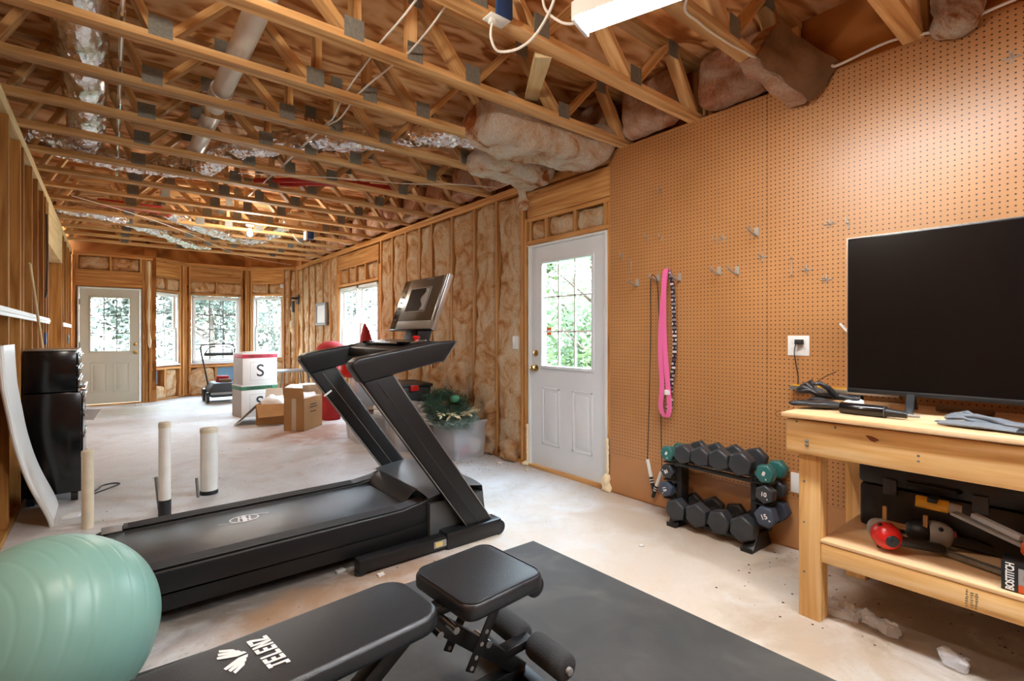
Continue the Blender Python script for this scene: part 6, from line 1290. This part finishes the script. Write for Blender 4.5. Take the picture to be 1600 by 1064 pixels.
# litter along the floor
rs = random.Random(11)
for i, (x, y, s_, m_) in enumerate(((2.45, 1.82, .014, 'paper'), (3.0, 3.5, .02, 'foamblob'), (2.95, 3.85, .03, 'paper'), (.42, 11.0, .05, 'paper'), (1.1, 2.45, .02, 'paper'), (.95, 2.62, .025, 'ltgrey'))):
    mb = MB(); mb.puff((x-s_, y-s_, 0), (x+s_, y+s_*.6, s_*.5), s_*.4, s_*.3, 30, i, .4); one(mb, 'debris_scrap', M[m_], 'tiny pale scrap on the slab ' + ['in front of the dumbbell rack', 'near the white door', 'at the foot of the wall insulation', 'under the far bay corner', 'beside the treadmill base rail', 'under the treadmill deck edge'][i], 'scrap', smooth=60)
mb = MB()
for i in range(240):
    x = rs.uniform(2.3, 3.05) if i % 2 else rs.uniform(-.3, 3); y = rs.uniform(.2, 1.3) if i % 4 == 1 else rs.uniform(3.6, 4.2) if i % 4 == 3 else rs.uniform(2.3, 9); s_ = rs.uniform(.002, .006)
    mb.box((x, y, 0), (x+s_, y+s_*1.6, s_*.6))
tag(mb.build('floor_debris', plain('dirt_crumbs', S(96, 76, 58), .9), smooth=0), 'scattered crumbs of dirt and sawdust on the concrete floor', 'debris', kind='stuff')

# ------------------------------------------------------------------ outside the windows
def tree(c, r, h0, n, mat, label, seed, leaf=.09, trunk=.10, squash=1.2):
    rs = random.Random(seed); c = Vector(c); t = thing('tree' if h0 > .6 else 'shrub', label, 'tree' if h0 > .6 else 'shrub', (c.x, c.y, -.22))
    mb = MB(); top = Vector((c.x, c.y, h0+r*1.2)); mb.tube(smooth_path([(c.x, c.y, -.22), (c.x+.1, c.y, h0*.6), top], 4), lambda q: trunk*(1-.7*q), 8)
    for k in range(7):
        a = rs.random()*2*PI; p = Vector((c.x, c.y, h0+r*rs.uniform(.2, 1))); mb.tube([p, p+Vector((math.cos(a)*r*.8, math.sin(a)*r*.8, r*.5))], lambda q: trunk*.35*(1-.8*q), 6)
    mb.build('trunk', M['bark'], t); mb = MB()
    cl = [(Vector((rs.gauss(0, .5), rs.gauss(0, .5), rs.gauss(0, .55)*squash)), rs.uniform(.18, .42)) for _ in range(26)]
    for k in range(n):
        q, s_ = rs.choice(cl); d = Vector((rs.gauss(0, 1), rs.gauss(0, 1), rs.gauss(0, 1))).normalized()*s_*rs.random()**.4; p = Vector((c.x, c.y, h0+r))+(q+d)*r
        if p.z < -.2: continue
        u = Vector((rs.gauss(0, 1), rs.gauss(0, 1), rs.gauss(0, .6))).normalized(); v = u.orthogonal().normalized(); L = leaf*rs.uniform(.6, 1.3); i0 = len(mb.v)
        mb.v += [tuple(p), tuple(p+u*L*.5+v*L*.28), tuple(p+u*L), tuple(p+u*L*.5-v*L*.28)]; mb.g += [(0, 0, 0)]*4; mb.f.append((i0, i0+1, i0+2, i0+3)); mb.m.append(0)
    mb.build('foliage', M[mat], t, smooth=0)
for i, (x, y, r, h0, n, m_, lf, l_) in enumerate(((5.4, 4.4, 1.35, .1, 9000, 'tree', .10, 'bright green shrub filling the white door glass'), (6.4, 6.2, 1.6, .4, 8000, 'tree', .11, 'green bush seen through the right edge of the white door glass'),
    (6.6, 9.6, 1.9, .9, 7000, 'treedark', .13, 'dark tree outside the left half of the side window'), (7.2, 13.2, 2.4, 1.0, 7000, 'treedark', .16, 'dark tree outside the right half of the side window'),
    (-1.3, 19.5, 2.3, .6, 5000, 'treedark', .20, 'grey-green tree outside the far door, left'), (.9, 21.5, 2.4, .8, 5000, 'treedark', .20, 'grey-green tree outside the far door, right'), (2.6, 19.2, 1.7, .6, 4500, 'treedark', .17, 'tree outside the left bay window'), (4.2, 22.5, 2.8, .9, 5500, 'treedark', .20, 'tree outside the middle bay window'), (6.6, 22.0, 2.6, .9, 4500, 'treedark', .20, 'tree outside the right bay window'))):
    tree((x, y, 0), r, h0, n, m_, l_, 50+i, lf, .10 if h0 < .6 else .16)
